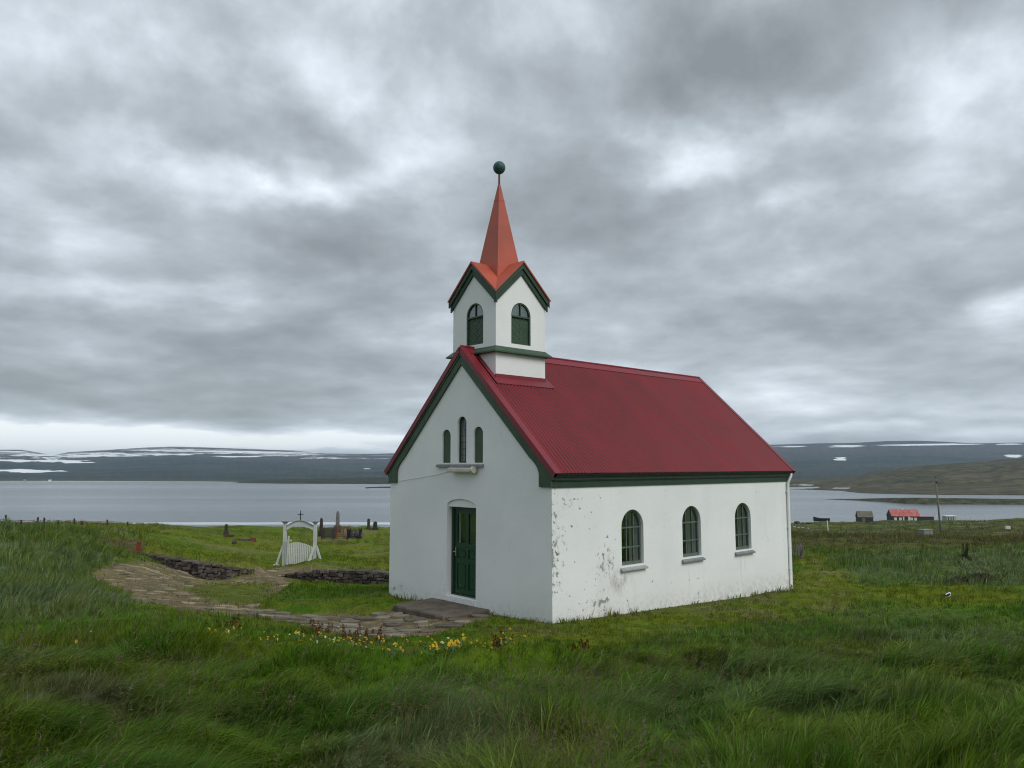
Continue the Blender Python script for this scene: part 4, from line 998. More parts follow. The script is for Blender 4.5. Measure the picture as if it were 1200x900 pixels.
for px, py, w, h, sd_ in ((934, 613.5, 2.2, 1.1, 3), (941, 614, 1.6, .8, 4), (948, 613.8, 2.6, .7, 6)):
    boulder('shore_rock', px, py, 290, w, h, MAT['headstone_dark'], {3: 'black shore rock nearest the church corner', 4: 'small black shore rock, middle of three by the church', 6: 'low wide black shore rock nearest the old boat'}[sd_], 'rock', sd_)
for i, (px, py, w) in enumerate(((931, 618.0, .9), (935.5, 618.6, .8), (941, 619, .9), (947, 619.6, .7))):
    b = boulder('pale_rock', px, py, 190, w * .8, .3, MAT['pale_sill'], 'pale stone in the low row on the bank right of the church', 'rock', 20 + i); b['group'] = 'row of pale stones on the bank'
# weathered sticks stacked behind the church
x, y, z = at(933.5, 656, 38); o = empty('driftwood_pile', (x, y, z - .05), .2); tag(o, 'small pile of grey weathered driftwood behind the far church corner', 'driftwood pile')
for i in range(14):
    a = random.uniform(-.28, .28); MB().tube([(a, random.uniform(-.2, .2), -.05), (a + random.uniform(-.25, .25), random.uniform(-.2, .2), random.uniform(.5, .9))], random.uniform(.025, .05), 6).build('stick', MAT['wood'], o)
# white bird
x, y, z = ground_at(1111, 702.5); bird = empty('bird', (x, y, z + .03), rad(20)); bird.scale = (.62, .62, .62); tag(bird, 'small black and white bird sitting in the bright grass on the right', 'bird')
def blob(m, c, r, n=14, tilt=0.):
    k = len(m.v); m.lathe([(math.sin(t) + 1e-4, -math.cos(t)) for t in np.linspace(0, math.pi, 11)], n)
    for i in range(k, len(m.v)):
        p = m.v[i]; q = (p[0] * r[0], p[1] * r[1], p[2] * r[2]); m.v[i] = (c[0] + q[0] * math.cos(tilt) - q[2] * math.sin(tilt), c[1] + q[1], c[2] + q[0] * math.sin(tilt) + q[2] * math.cos(tilt))
    return m
m = blob(MB(), (0, 0, .13), (.145, .078, .085), tilt=.25); blob(m, (.10, 0, .20), (.055, .045, .07)); m.build('body', MAT['white'], bird, smooth=True)
blob(MB(), (.125, 0, .262), (.046, .038, .038)).build('head', MAT['dark'], bird, smooth=True)
MB().tube([(-.11, 0, .12), (-.21, 0, .10)], [.04, .012], 8).build('tail', MAT['dark'], bird)
MB().tube([(.165, 0, .258), (.215, 0, .25)], [.01, .003], 6).build('beak', MAT['red_paint'], bird)
for s in (-1, 1):
    blob(MB(), (-.045, s * .066, .155), (.125, .02, .055), tilt=.28).build('wing', MAT['dark'], bird, smooth=True)
    MB().tube([(.02, s * .03, .10), (.025, s * .03, -.02)], .006, 5).build('leg', MAT['red_paint'], bird)
# ------------------------------------------------------------------ water and the far shores
def water_mat():
    g = G('fjord_water'); p = g.geo()
    w1 = g.noise(g.scale(p, (.5, .9, .5)), 1., 5, .6); w2 = g.noise(g.scale(p, (.05, .11, .05)), 1., 3, .5)
    pat = g.noise(g.scale(p, (.0011, .008, .001)), 1., 5, .55)
    g.bump(g.m('ADD', w1, g.m('MULTIPLY', w2, 2.)), .5, .16)
    return g.fin(g.mix(g.map(pat, .4, .65), (.095, .115, .128), (.110, .130, .145)), g.map(pat, .38, .66, .24, .17), .5)
az2 = np.linspace(-180, 180, 181)[:-1] * math.pi / 180; r2 = np.array([200, 320, 500, 800, 1300, 2200, 4000, 7000.])
R2, A2 = np.meshgrid(r2, az2, indexing='ij')
wat = np_mesh('water', np.stack([R2 * np.sin(A2), R2 * np.cos(A2), np.full(R2.shape, SEA)], -1).reshape(-1, 3), grid_faces(len(r2), len(az2), True), water_mat(), smooth=False)
tag(wat, 'calm grey fjord water stretching to the far shore', kind='structure')
def e_of(px, py):
    a, z = ray(px, py); return math.atan2(a, 1), z / math.hypot(1, a)
def prof(pts):
    q = np.array([e_of(*p) for p in pts]); return q[:, 0], q[:, 1]
def land(name, shore, top, depth, mat, rows=60, power=.85, ztop=None, a0=None, a1=None, cols=500, rough=0., seed=1, label=None):
    """a stretch of coast: rises from the waterline seen at 'shore' to the crest seen at 'top'"""
    sa, se = prof(shore); ta, te = prof(top)
    a = np.linspace(sa[0] if a0 is None else a0, sa[-1] if a1 is None else a1, cols); es = np.interp(a, sa, se); et = np.interp(a, ta, te)
    r0 = SEA / es; r1 = r0 + depth if ztop is None else ztop / et
    t = np.linspace(0, 1, rows)[:, None]
    r = r0 + (r1 - r0) * t; e = es + (et - es) * t ** power; z = e * r
    x = r * np.sin(a); y = r * np.cos(a)
    if rough: z = z + rough * np.sin(np.pi * t) * ((fbm(a[None] * 60 + 0 * r, r / 90., seed, 5) - .5) * 2 + .5 * np.tanh(6 * (fbm(r / 60. + 3 * fbm(a[None] * 14 + 0 * r, r / 300, seed + 4, 3), a[None] * 5 + 0 * r, seed + 7, 3) - .5)))
    first = np.stack([(r0 * .985) * np.sin(a), (r0 * .985) * np.cos(a), np.full(a.shape, SEA - .9)], -1)
    rb = r1 + max(depth * .5, 40); last = np.stack([rb * np.sin(a), rb * np.cos(a), np.full(a.shape, SEA - .9)], -1)
    V = np.concatenate([first[None], np.stack([x, y, z], -1), last[None]], 0)
    tt = np.concatenate([[[0.]], t, [[1.]]]) * np.ones(len(a)); ee = np.concatenate([e[:1], e, e[-1:]]); T = np.stack([tt, np.tile(a, (rows + 2, 1)), ee * 20], -1)
    o = np_mesh(name, V.reshape(-1, 3), grid_faces(rows + 2, cols), mat, T.reshape(-1, 3)); return tag(o, label, kind='structure')
def mountain_mat():
    g = G('fell_side'); t = g.attr('tint', 'Vector'); u, a, e_ = g.xyz(t); p = g.geo(); ea = g.node('ShaderNodeCombineXYZ'); g.put(ea.inputs[0], e_); g.put(ea.inputs[1], a); ea = ea.outputs[0]
    n = g.noise(g.scale(p, (.004, .004, .02)), 1., 7, .62); bands = g.noise(g.scale(t, (26., 5., 1.)), 1., 5, .6); f = g.noise(g.scale(p, (.02, .02, .06)), 1., 6, .65)
    c = g.mix(g.map(n, .32, .66), (.028, .044, .046), (.058, .074, .066))
    c = g.mix(g.map(bands, .46, .64, 0, .6), c, (.030, .034, .038)); c = g.mix(g.map(u, .45, .85, 0, .75), c, g.mix(g.map(f, .35, .65), (.060, .056, .064), (.10, .092, .10)))
    gul = g.noise(g.scale(t, (5., 190., 1.)), 1., 5, .65, .4); c = g.mix(g.map(gul, .52, .66, 0, .5), c, (.022, .028, .032)); c = g.mix(g.map(gul, .46, .34, 0, .35), c, (.085, .092, .078))
    c = g.mix(g.map(u, .06, .0, 0, .7), c, (.075, .08, .045))
    # snow lying in long level drifts near the plateau rim
    sn = g.noise(g.scale(ea, (34., 7., 1.)), 1., 7, .62, .25); env = g.m('MULTIPLY', g.map(u, .66, .84), g.map(a, -.12, -.30, .35, 1.))
    m1 = g.map(g.m('ADD', sn, g.m('MULTIPLY', env, .20)), .66, .72); m1 = g.m('MULTIPLY', m1, g.map(u, .52, .6))
    m1 = g.m('MULTIPLY', m1, g.map(a, .05, -.05)); m1 = g.m('MULTIPLY', m1, g.map(u, .90, .96, 1., .25)); gap = g.map(g.noise(g.scale(ea, (70., 60., 1.)), 1., 4, .6), .40, .50); m1 = g.m('MULTIPLY', m1, gap)
    def drift(u0, a0, du, da, wob=.4):
        x_ = g.m('DIVIDE', g.m('SUBTRACT', e_, u0), du); y_ = g.m('DIVIDE', g.m('SUBTRACT', a, a0), da)
        d = g.m('ADD', g.m('MULTIPLY', x_, x_), g.m('MULTIPLY', y_, y_)); d = g.m('ADD', d, g.m('MULTIPLY', g.m('SUBTRACT', f, .5), wob * 6)); d = g.m('ADD', d, g.m('MULTIPLY', g.m('SUBTRACT', sn, .5), -6.)); return g.map(d, 1.25, .8)
    for q in DRIFTS: m1 = g.m('MAXIMUM', m1, drift(*q))
    c = g.mix(m1, c, (.86, .88, .90)); return g.fin(c, .95, .1)
SHORE_M = [(-330, 563), (-100, 563.4), (0, 563.5), (100, 563.5), (240, 564), (330, 565.5), (450, 566), (560, 566.5), (930, 566), (1200, 566), (1500, 566)]
TOP_M = [(-330, 532), (-100, 529), (0, 527), (25, 527), (40, 529.5), (62, 533.5), (80, 530), (130, 527), (170, 524.5), (200, 523.3), (245, 524.5), (300, 526.5), (345, 528), (380, 531.5), (430, 532), (470, 531), (560, 527), (800, 523), (910, 521), (960, 519.5), (1000, 519), (1040, 516.8), (1075, 516.5), (1105, 517.5), (1140, 519.5), (1200, 518.6), (1300, 520), (1500, 524)]
def ua(px, py):
    a, e = e_of(px, py); s_, t_ = prof(SHORE_M), prof(TOP_M); es, et = np.interp(a, *s_), np.interp(a, *t_); return float(e * 20), a
DRIFTS = []
for px, py, hx, hy in ((25, 551.8, 52, 1.6), (30, 539.8, 58, 1.1), (90, 541.6, 24, .9), (985, 537.2, 8, 1.1), (1187, 534.3, 11, 1.3), (1080, 521.0, 62, 1.0), (990, 522.6, 26, 1.2), (935, 523.2, 30, .6), (1182, 520.4, 12, .7), (45, 533.5, 40, .9), (250, 528.5, 66, .8), (340, 530.5, 42, .7), (190, 532.6, 58, .7), (120, 534.2, 52, .8), (280, 535., 28, .4), (430, 549.5, 4, .6), (10, 528.8, 22, .8)):
    u1, a1 = ua(px, py); u2, _ = ua(px, py - hy); _, a2 = ua(px + hx, py); DRIFTS.append((u1, a1, max(abs(u2 - u1), .012), abs(a2 - a1), .25))
land('hills', SHORE_M, TOP_M, 2600, mountain_mat(), 150, .85, rough=3.2, cols=900, seed=5, label='long flat topped far hillside with streaks of old snow')
def moor_mat(name, a_, b_, c_, k=1.):
    g = G(name); p = g.geo(); n = g.noise(g.scale(p, (.012 * k, .02 * k, .05)), 1., 7, .65); f = g.noise(g.scale(p, (.06 * k, .12 * k, .2)), 1., 6, .65)
    t = g.attr('tint', 'Vector'); bands = g.noise(g.scale(t, (14., 9., 1.)), 1., 5, .6)
    c = g.mix(g.map(n, .34, .66), a_, b_); c = g.mix(g.map(bands, .5, .64, 0, .55), c, c_); c = g.mix(g.map(f, .47, .6, 0, .75), c, tuple(q * .42 for q in a_)); c = g.mix(g.map(f, .46, .34, 0, .6), c, (.14, .128, .085)); c = g.mix(g.map(g.xyz(t)[0], .035, .0, 0, .85), c, (.028, .03, .026)); return g.fin(c, 1., .08)
MOOR = moor_mat('moorland', (.060, .060, .028), (.115, .095, .058), (.088, .092, .036))
land('headland', [(900, 572.5), (930, 573.5), (985, 575.2), (995, 576.5), (1010, 578), (1050, 579.2), (1100, 580), (1200, 580.5), (1350, 581)],
     [(900, 562), (930, 561.5), (985, 560), (1003, 557.5), (1020, 553.5), (1050, 549), (1080, 545.8), (1110, 543.6), (1140, 541.6), (1160, 540.6), (1172, 538.5), (1200, 537), (1350, 527)], 420, MOOR, 90, .95, rough=2.2, cols=420, seed=9, label='brown green moorland headland across the inlet')
land('sandspit', [(957, 585.0), (975, 585.6), (1000, 586.6), (1035, 588.2), (1060, 590), (1085, 591), (1120, 590.8), (1200, 591.4), (1350, 592)],
     [(957, 584.8), (975, 584.9), (1000, 584.6), (1030, 583.9), (1060, 583.3), (1085, 583.3), (1120, 583.8), (1200, 584.8), (1350, 585)], 9, moor_mat('spit_turf', (.05, .052, .028), (.075, .078, .035), (.05, .045, .035), 3), 14, .8, cols=260, seed=12, label='low grassy spit of land in the inlet')
land('far_point', [(248, 565.0), (270, 566.0), (330, 566.8), (460, 567.4), (520, 567.6)], [(248, 564.8), (270, 564.0), (330, 561.8), (390, 560), (460, 559.5), (520, 559.4)], 150, moor_mat('point_turf', (.032, .042, .024), (.05, .055, .03), (.035, .035, .03), 1.5), 24, .9, cols=200, seed=15, label='dark low point of land on the far shore')
land('islet', [(428, 571.4), (440, 571.9), (470, 572.3)], [(428, 571.2), (440, 570.5), (470, 569.8)], 20, moor_mat('islet_turf', (.03, .035, .024), (.045, .045, .03), (.03, .03, .03), 2), 8, .8, ztop=-23.2, cols=40, seed=18, label='tiny dark islet off the far shore')
# strip of calm shallows along the left shore
def calm_mat():
    g = G('calm_shallows'); g.b.inputs['Base Color'].default_value = (.5, .52, .54, 1); g.b.inputs['Roughness'].default_value = .12; g.b.inputs['Specular IOR Level'].default_value = 1.; g.b.inputs['IOR'].default_value = 1.6
    n = g.noise(g.scale(g.geo(), (.06, .3, .1)), 1., 4); g.put(g.b.inputs['Base Color'], g.mix(g.map(n, .35, .6), (.42, .45, .48), (.74, .76, .77))); return g.mat
V = []; n = 80
for i, px in enumerate(np.linspace(108, 640, n)):
    w = sstep(108, 190, px); wob = .35 * (float(fbm(np.array([px * .06]), np.array([.5]), 91, 3)[0]) - .5)
    for py in (614.9 + wob, 614.9 - (.35 + 2.6 * w) + wob * .6):
        a, e = ray(px, py); d = (SEA + .05) / e; V.append((a * d, d, SEA + .05))
V = np.array(V); Fq = np.array([(2 * i, 2 * i + 2, 2 * i + 3, 2 * i + 1) for i in range(n - 1)])
tag(np_mesh('shallow_water', V, Fq, calm_mat(), smooth=False), 'bright strip of pale surf along the near shore', kind='structure')
# farmstead on the far shore
for (px, py, w, lab) in ((58.5, 563.2, 3.6, 'tiny white farmhouse on the far shore below the snow patch'), (29, 563.3, 2.6, 'tiny grey farm building on the far shore at the left edge')):
    gable_house('farmhouse', px, py, 1085, w, 2.6, 1.1, .7, .3, MAT['white'] if w > 3 else MAT['pale_sill'], MAT['lead'], lab, cat='farmhouse')

# ------------------------------------------------------------------ sky, sun, air
world = bpy.data.worlds.new('World'); sc.world = world; world.use_nodes = True
class W(G):
    def __init__(s): s.t = world.node_tree; s.n = s.t.nodes
g = W(); bg = g.n['Background']
SUN_EL, SUN_AZ = rad(42), rad(132)                                     # azimuth from +Y towards +X: behind the camera, to the right
sky = g.node('ShaderNodeTexSky'); sky.sky_type = 'NISHITA'; sky.sun_disc = False; sky.sun_elevation = SUN_EL; sky.sun_rotation = SUN_AZ; sky.altitude = 20
d = g.node('ShaderNodeTexCoord').outputs['Generated']; X_, Y_, Z_ = g.xyz(d)
hor = g.m('SQRT', g.m('MAXIMUM', g.m('ADD', g.m('MULTIPLY', X_, X_), g.m('MULTIPLY', Y_, Y_)), 1e-4)); EL0 = g.m('ARCSINE', Z_)
vv = g.m('MULTIPLY', g.m('LOGARITHM', g.m('ADD', g.m('MAXIMUM', EL0, 0.), .10), math.e), .74)
comb = g.node('ShaderNodeCombineXYZ'); g.put(comb.inputs[0], g.m('DIVIDE', X_, hor)); g.put(comb.inputs[1], g.m('DIVIDE', Y_, hor)); g.put(comb.inputs[2], vv); P = comb.outputs[0]
nA = g.noise(P, 3.7, 13, .53, .12); nB = g.noise(P, 11., 9, .55, .1); nC = g.noise(P, 1.9, 4, .5)
wa = g.m('SUBTRACT', g.noise(P, 4.5, 8, .55), .5); mp = g.node('ShaderNodeMapping'); g.put(mp.inputs[0], P); mp.inputs[1].default_value = (7.3, 3.1, 1.7); we = g.m('SUBTRACT', g.noise(mp.outputs[0], 5., 8, .55), .5)
AZ = g.m('ADD', g.m('ARCTAN2', X_, Y_), g.m('MULTIPLY', wa, .22)); EL = g.m('ADD', EL0, g.m('MULTIPLY', we, g.map(Z_, .0, .3, .015, .17, False)))
BLOBS = [  # photo x, y, half width, half height, amount
 (285, 150, 85, 50, -.34), (-10, 165, 70, 55, -.30), (130, 95, 90, 50, -.14), (830, 70, 190, 62, -.40), (520, 45, 90, 55, -.20), (640, 130, 60, 60, -.15), (410, 282, 100, 46, -.30), (120, 392, 190, 36, -.30), (690, 245, 120, 50, -.28), (1080, 235, 150, 34, -.22),
 (880, 365, 280, 50, -.20), (450, 345, 110, 40, -.18), (330, 420, 200, 40, -.24), (40, 285, 130, 24, -.16), (60, 470, 220, 26, -.22), (1010, 130, 60, 30, -.05), (300, 470, 200, 14, -.12),
 (340, 50, 90, 40, .05), (250, 205, 160, 26, .22), (360, 215, 60, 26, .2), (690, 45, 40, 40, .22), (1140, 85, 80, 42, .24), (840, 170, 130, 34, .26), (800, 190, 60, 22, .2), (960, 235, 120, 22, .2), (200, 335, 160, 16, .24), (450, 210, 60, 40, .16), (1180, 360, 40, 14, .3), (1000, 440, 220, 14, .16), (900, 480, 260, 12, .16), (480, 400, 70, 12, .18), (300, 370, 90, 16, .15), (610, 470, 500, 7, .12),
 (180, 517, 420, 14, .85), (150, 500, 330, 9, .25), (1050, 508, 320, 8, .30)]
val = g.m('ADD', g.m('MULTIPLY', g.m('SUBTRACT', nA, .5), 1.12), g.m('MULTIPLY', g.m('SUBTRACT', nB, .5), .42))
val = g.m('ADD', val, g.m('MULTIPLY', g.m('SUBTRACT', nC, .5), .35)); mp2 = g.node('ShaderNodeMapping'); g.put(mp2.inputs[0], P); mp2.inputs[1].default_value = (.01, .0, .045); nU = g.noise(mp2.outputs[0], 3.7, 13, .53, .12)
val = g.m('ADD', val, g.m('MULTIPLY', g.m('SUBTRACT', nA, nU), .75)); val = g.m('ADD', val, .54)
for bx, by, hw, hh_, am in BLOBS:
    a0, e0 = e_of(bx, by); a1, _ = e_of(bx + hw, by); _, e1 = e_of(bx, by - hh_); e0, e1 = math.atan(e0), math.atan(e1)
    q = g.m('DIVIDE', g.m('SUBTRACT', AZ, a0), a1 - a0); w_ = g.m('DIVIDE', g.m('SUBTRACT', EL, e0), e1 - e0)
    val = g.m('ADD', val, g.m('MULTIPLY', g.m('EXPONENT', g.m('MULTIPLY', g.m('ADD', g.m('MULTIPLY', q, q), g.m('MULTIPLY', w_, w_)), -.8)), am * .9))
CLOUD = [(0.0, (.180, .200, .216)), (.25, (.240, .266, .287)), (.5, (.322, .359, .392)), (.70, (.432, .476, .52)), (.88, (.56, .61, .662)), (1.0, (.73, .77, .78))]
col = g.ramp(val, CLOUD)
mul = g.node('ShaderNodeVectorMath', operation='SCALE'); g.put(mul.inputs[0], col); mul.inputs['Scale'].default_value = 10.
SKYMIX = g.mix(.965, sky.outputs[0], mul.outputs[0])
g.put(bg.inputs[0], SKYMIX); bg.inputs[1].default_value = .1
sun = bpy.data.lights.new('sun', 'SUN'); sun.energy = 1.2; sun.angle = rad(35); sun.color = (1., .965, .91)
so = bpy.data.objects.new('sun', sun); C.objects.link(so)
sd_ = Vector((math.sin(SUN_AZ) * math.cos(SUN_EL), math.cos(SUN_AZ) * math.cos(SUN_EL), math.sin(SUN_EL))); so.rotation_euler = sd_.to_track_quat('Z', 'Y').to_euler(); so.location = sd_ * 60
hm = bpy.data.materials.new('sea_air'); hm.use_nodes = True; hn = hm.node_tree.nodes; hn.remove(hn['Principled BSDF'])
pv = hn.new('ShaderNodeVolumePrincipled'); pv.inputs['Color'].default_value = (.62, .82, 1., 1); pv.inputs['Density'].default_value = 1.1e-4; pv.inputs['Anisotropy'].default_value = .2
hm.node_tree.links.new(pv.outputs[0], hn['Material Output'].inputs['Volume'])
if True:
    hz = MB().box((-8200, -8200, -31.5), (8200, 8200, 130)).build('haze', hm); tag(hz, 'thin sea air that fades the far hills', kind='stuff')

# ------------------------------------------------------------------ grass
def grass_mat(name='grass_blades', tr=.32):
    g = G(name); t = g.attr('tint', 'Color'); out = g.n['Material Output']; g.n.remove(g.b)
    df = g.node('ShaderNodeBsdfDiffuse'); tl = g.node('ShaderNodeBsdfTranslucent'); gl = g.node('ShaderNodeBsdfGlossy'); gl.inputs['Roughness'].default_value = .45
    g.put(df.inputs[0], t); g.put(tl.inputs[0], g.mix(1., t, (1.1, 1.15, .7), 'MULTIPLY'))
    m1 = g.node('ShaderNodeMixShader'); m1.inputs[0].default_value = tr; g.t.links.new(df.outputs[0], m1.inputs[1]); g.t.links.new(tl.outputs[0], m1.inputs[2])
    m2 = g.node('ShaderNodeMixShader'); m2.inputs[0].default_value = .018; g.t.links.new(m1.outputs[0], m2.inputs[1]); g.t.links.new(gl.outputs[0], m2.inputs[2]); g.t.links.new(m2.outputs[0], out.inputs[0]); return g.mat
GM = grass_mat()
def wind(x, y):
    th = rad(20) + (fbm(x * .22, y * .26, 101, 3) - .5) * rad(420) + (fbm(x * .9, y * 1.0, 103, 2) - .5) * rad(260); return np.cos(th), np.sin(th)
def blades(x, y, z, L, Wd, lean, col, seg=3, jit=.75, stiff=1.7):
    n = len(x); r = RNG; wx, wy = wind(x, y); ph, px_, py_ = pillows(x, y); wx = wx * .55 + px_ * 1.1 + .45; wy = wy * .55 + py_ * 1.1 - .05; nn = np.hypot(wx, wy) + 1e-6; wx, wy = wx / nn, wy / nn; ja = r.normal(0, jit, n); ca, sa = np.cos(ja), np.sin(ja); dx, dy = wx * ca - wy * sa, wx * sa + wy * ca
    ln = np.clip(lean * (.35 + 1.25 * r.random(n)), 0, 1.5)
    side = r.uniform(0, math.pi, n); sx, sy = np.cos(side), np.sin(side)
    V = np.empty((n, 2 * seg + 1, 3), np.float32)
    for k in range(seg + 1):
        t = k / seg; h = np.maximum(t - .42 * ln * t * t, .0); out = ln * .85 * t ** stiff
        px, py, pz = x + L * out * dx, y + L * out * dy, z + L * h
        if k < seg:
            w = Wd * (.5 - .34 * t) * (1 if k else .8); V[:, 2 * k] = np.stack([px - sx * w, py - sy * w, pz], -1); V[:, 2 * k + 1] = np.stack([px + sx * w, py + sy * w, pz], -1)
        else: V[:, 2 * seg] = np.stack([px, py, pz], -1)
    m = 2 * seg + 1; b = (np.arange(n) * m)[:, None]
    Q = np.concatenate([b + np.array([2 * k, 2 * k + 1, 2 * k + 3, 2 * k + 2]) for k in range(seg - 1)], 1).reshape(-1, 4)
    T = b + np.array([2 * seg - 2, 2 * seg - 1, 2 * seg])
    return V.reshape(-1, 3), Q, T.reshape(-1, 3), np.repeat(col, m, 0)
NB = 620000
ga = RNG.uniform(-39, 39, NB) * math.pi / 180; gr = np.exp(RNG.uniform(math.log(2.5), math.log(85), NB)); gr[:70000] = np.exp(RNG.uniform(math.log(70), math.log(300), 70000))
# tufts: pull two thirds of the blades towards shared centres
x = gr * np.sin(ga); y = gr * np.cos(ga); cs = .10 + gr * .012
k = RNG.random(NB) < .62
qx, qy = np.floor(x / cs), np.floor(y / cs); jx, jy = _h(qx.astype(np.int64), qy.astype(np.int64), 5), _h(qx.astype(np.int64), qy.astype(np.int64), 6)
x = np.where(k, (qx + .2 + .6 * jx) * cs + RNG.normal(0, .17, NB) * cs, x); y = np.where(k, (qy + .2 + .6 * jy) * cs + RNG.normal(0, .17, NB) * cs, y)
r = np.hypot(x, y); c = cover(x, y)
L = .095 + .05 * c['rough'] * 3.2 + .02 * c['grave'] + .10 * sstep(26, 40, r) * (1 - c['grave'])
L = L + .13 * c['rim'] * RNG.random(NB); L = L * (1 - .35 * c['lawn']); L = L * (1 - c['long']) + c['long'] * .24; L = L * (1 - c['tall']) + c['tall'] * .46
hm_ = fbm(x * .8, y * 1.25, 111, 3); L = L * (.55 + .7 * sstep(.36, .62, hm_)) * RNG.uniform(.55, 1.2, NB)
tuftL = _h(qx.astype(np.int64), qy.astype(np.int64), 9); L = L * (.8 + .45 * tuftL)
far_ = sstep(60, 85, r) * (x > 0); L = L * (1 + 1.3 * far_); L = L * (1 - .45 * sstep(38, 60, r) * (x < -12)); L = L * (1 - .55 * c['inner']) * (1 + 1.1 * c['edge'] * RNG.random(NB))
keep = (ground_z(x, y) > SEA + .6) & (~c['church']) & (RNG.random(NB) > c['path'] * .93) & (RNG.random(NB) > c['dirt'] * .85) & (r > 2.4) & (np.hypot(x - gx, y - gy) > .25)
x, y, r, L = x[keep], y[keep], r[keep], L[keep]; c = {q: v[keep] for q, v in c.items()}
z = ground_z(x, y) - .012
lean = .35 + .95 * sstep(.34, .6, fbm(x * .5, y * .7, 121, 3)); lean = lean * (.35 + .85 * c['long'] + .35 * c['tall'] + .3 * c['rough'])
col = gcolor(x, y, c, np.stack([RNG.random(len(x)), RNG.random(len(x))], -1))
tc = (.82 + .36 * tuftL[keep])[:, None]; col = col * np.where(k[keep][:, None], tc, 1.)
Wd = (.0016 + .00088 * r) * RNG.uniform(.65, 1.3, len(x)) * np.where(RNG.random(len(x)) < .07, 1.9, 1.)
V, Q, T, cc = blades(x, y, z, L, Wd, lean, col)
gr_o = np_mesh('grass', V, Q, GM, cc, smooth=False, tris=T); tag(gr_o, 'windswept uneven green grass covering the field', kind='stuff')
# seed heads: thin stems with a loose brownish panicle
NS = 9000
a_ = RNG.uniform(-38, 38, NS) * math.pi / 180; q_ = np.exp(RNG.uniform(math.log(3.4), math.log(34), NS)); x = q_ * np.sin(a_); y = q_ * np.cos(a_); c = cover(x, y)
dens = sstep(.56, .70, fbm(x * .55 + 3, y * .75, 131, 3)) * np.clip(c['long'] + c['tall'] * .7 + c['rough'] * .8, 0, 1) + .05 * c['long'] + .04 * c['lawn']
kp = (RNG.random(NS) < dens) & ~c['church']; x, y, q_ = x[kp], y[kp], q_[kp]; z = ground_z(x, y); n = len(x)
Ls = RNG.uniform(.36, .62, n) * (1 - .3 * c['lawn'][kp]); lean = RNG.uniform(.15, .6, n); wx, wy = wind(x, y)
base = np.array([.13, .12, .055]) * np.ones((n, 3)); head = np.array([.135, .11, .065]) * (.7 + .6 * RNG.random((n, 1)))
V1, Q1, T1, c1 = blades(x, y, z, Ls, .0012 + .00028 * q_, lean, base, jit=.6)
tip = V1.reshape(n, 7, 3)[:, 6]; mid = V1.reshape(n, 7, 3)[:, 4:6].mean(1); VV, TT, CC = [V1], [T1], [c1]; off = len(V1); QQ = Q1
for j in range(12):
    t = RNG.uniform(.1, 1.05, (n, 1)); p0 = mid + (tip - mid) * t; sp = (.03 * (1.2 - t)); dirv = RNG.normal(0, 1, (n, 3)); dirv[:, 2] = np.abs(dirv[:, 2]) * .8; dirv /= np.linalg.norm(dirv, axis=1, keepdims=True)
    sd2 = RNG.normal(0, 1, (n, 3)); sd2 /= np.linalg.norm(sd2, axis=1, keepdims=True); wv = (.0012 + .00026 * q_)[:, None]
    v3 = np.stack([p0 - sd2 * wv, p0 + sd2 * wv, p0 + dirv * (sp + .012)], 1).reshape(-1, 3)
    VV.append(v3); TT.append(off + np.arange(3 * n).reshape(-1, 3)); CC.append(np.repeat(head, 3, 0)); off += 3 * n
tag(np_mesh('seed_heads', np.concatenate(VV), QQ, GM, np.concatenate(CC), smooth=False, tris=np.concatenate(TT)), 'hazy brown grass seed heads standing over the long grass', kind='stuff')

# ------------------------------------------------------------------ flowers, sorrel, bushes
def plain(name, col, r=.6): return G(name).fin(col, r, .3)
MAT['petal'] = plain('yellow_petals', (.62, .43, .03)); MAT['petal_pale'] = plain('pale_petals', (.70, .66, .42)); MAT['stem'] = plain('flower_stem', (.05, .10, .025)); MAT['sorrel'] = paint('red_sorrel', (.26, .095, .05), .8, .35, .2, 30)
def flower_mesh(seed, big, pm):
    rn = random.Random(seed); m = MB(); H = rn.uniform(.22, .34); lx, ly = rn.uniform(-.05, .05), rn.uniform(-.05, .05)
    m.tube([(0, 0, -.05), (lx * .4, ly * .4, H * .5), (lx, ly, H)], [.005, .004, .003], 5, 0)
    for _ in range(4):
        a = rn.uniform(0, 6.28); l = rn.uniform(.10, .2); m.add([(0, 0, 0), (.5 * l * math.cos(a + .2), .5 * l * math.sin(a + .2), l * .8), (l * math.cos(a), l * math.sin(a), l * .7), (.5 * l * math.cos(a - .2), .5 * l * math.sin(a - .2), l * .8)], [(0, 1, 2, 3)], 0)
    heads = [(lx, ly, H)] + [(lx + rn.uniform(-.06, .06), ly + rn.uniform(-.06, .06), H - rn.uniform(.01, .08)) for _ in range(2 if big else rn.randint(0, 1))]
    for hx, hy, hz in heads:
        m.tube([(lx * .5, ly * .5, H * .55), (hx, hy, hz)], .003, 4, 0, cap=False); R_ = rn.uniform(.026, .036) * (1.2 if big else 1); tx, ty = rn.uniform(-.4, .4), rn.uniform(-.8, .0)
        for ring, (rr_, dz) in enumerate(((R_, .006), (R_ * .7, .014), (R_ * .35, .02))):
            npet = 9 - ring
            for k in range(npet):
                a0 = 6.283 * k / npet + ring * .3; da = 3.1416 / npet * .9
                P = [(0, 0, 0), (rr_ * .7 * math.cos(a0 - da), rr_ * .7 * math.sin(a0 - da), dz), (rr_ * math.cos(a0), rr_ * math.sin(a0), dz * 1.6), (rr_ * .7 * math.cos(a0 + da), rr_ * .7 * math.sin(a0 + da), dz)]
                m.add([(hx + p, hy + q, hz + w - p * tx - q * ty) for p, q, w in P], [(0, 1, 2, 3)], 1)
    return m.mesh('yellow_flower')
spots = []
fr_ = random.Random(5)
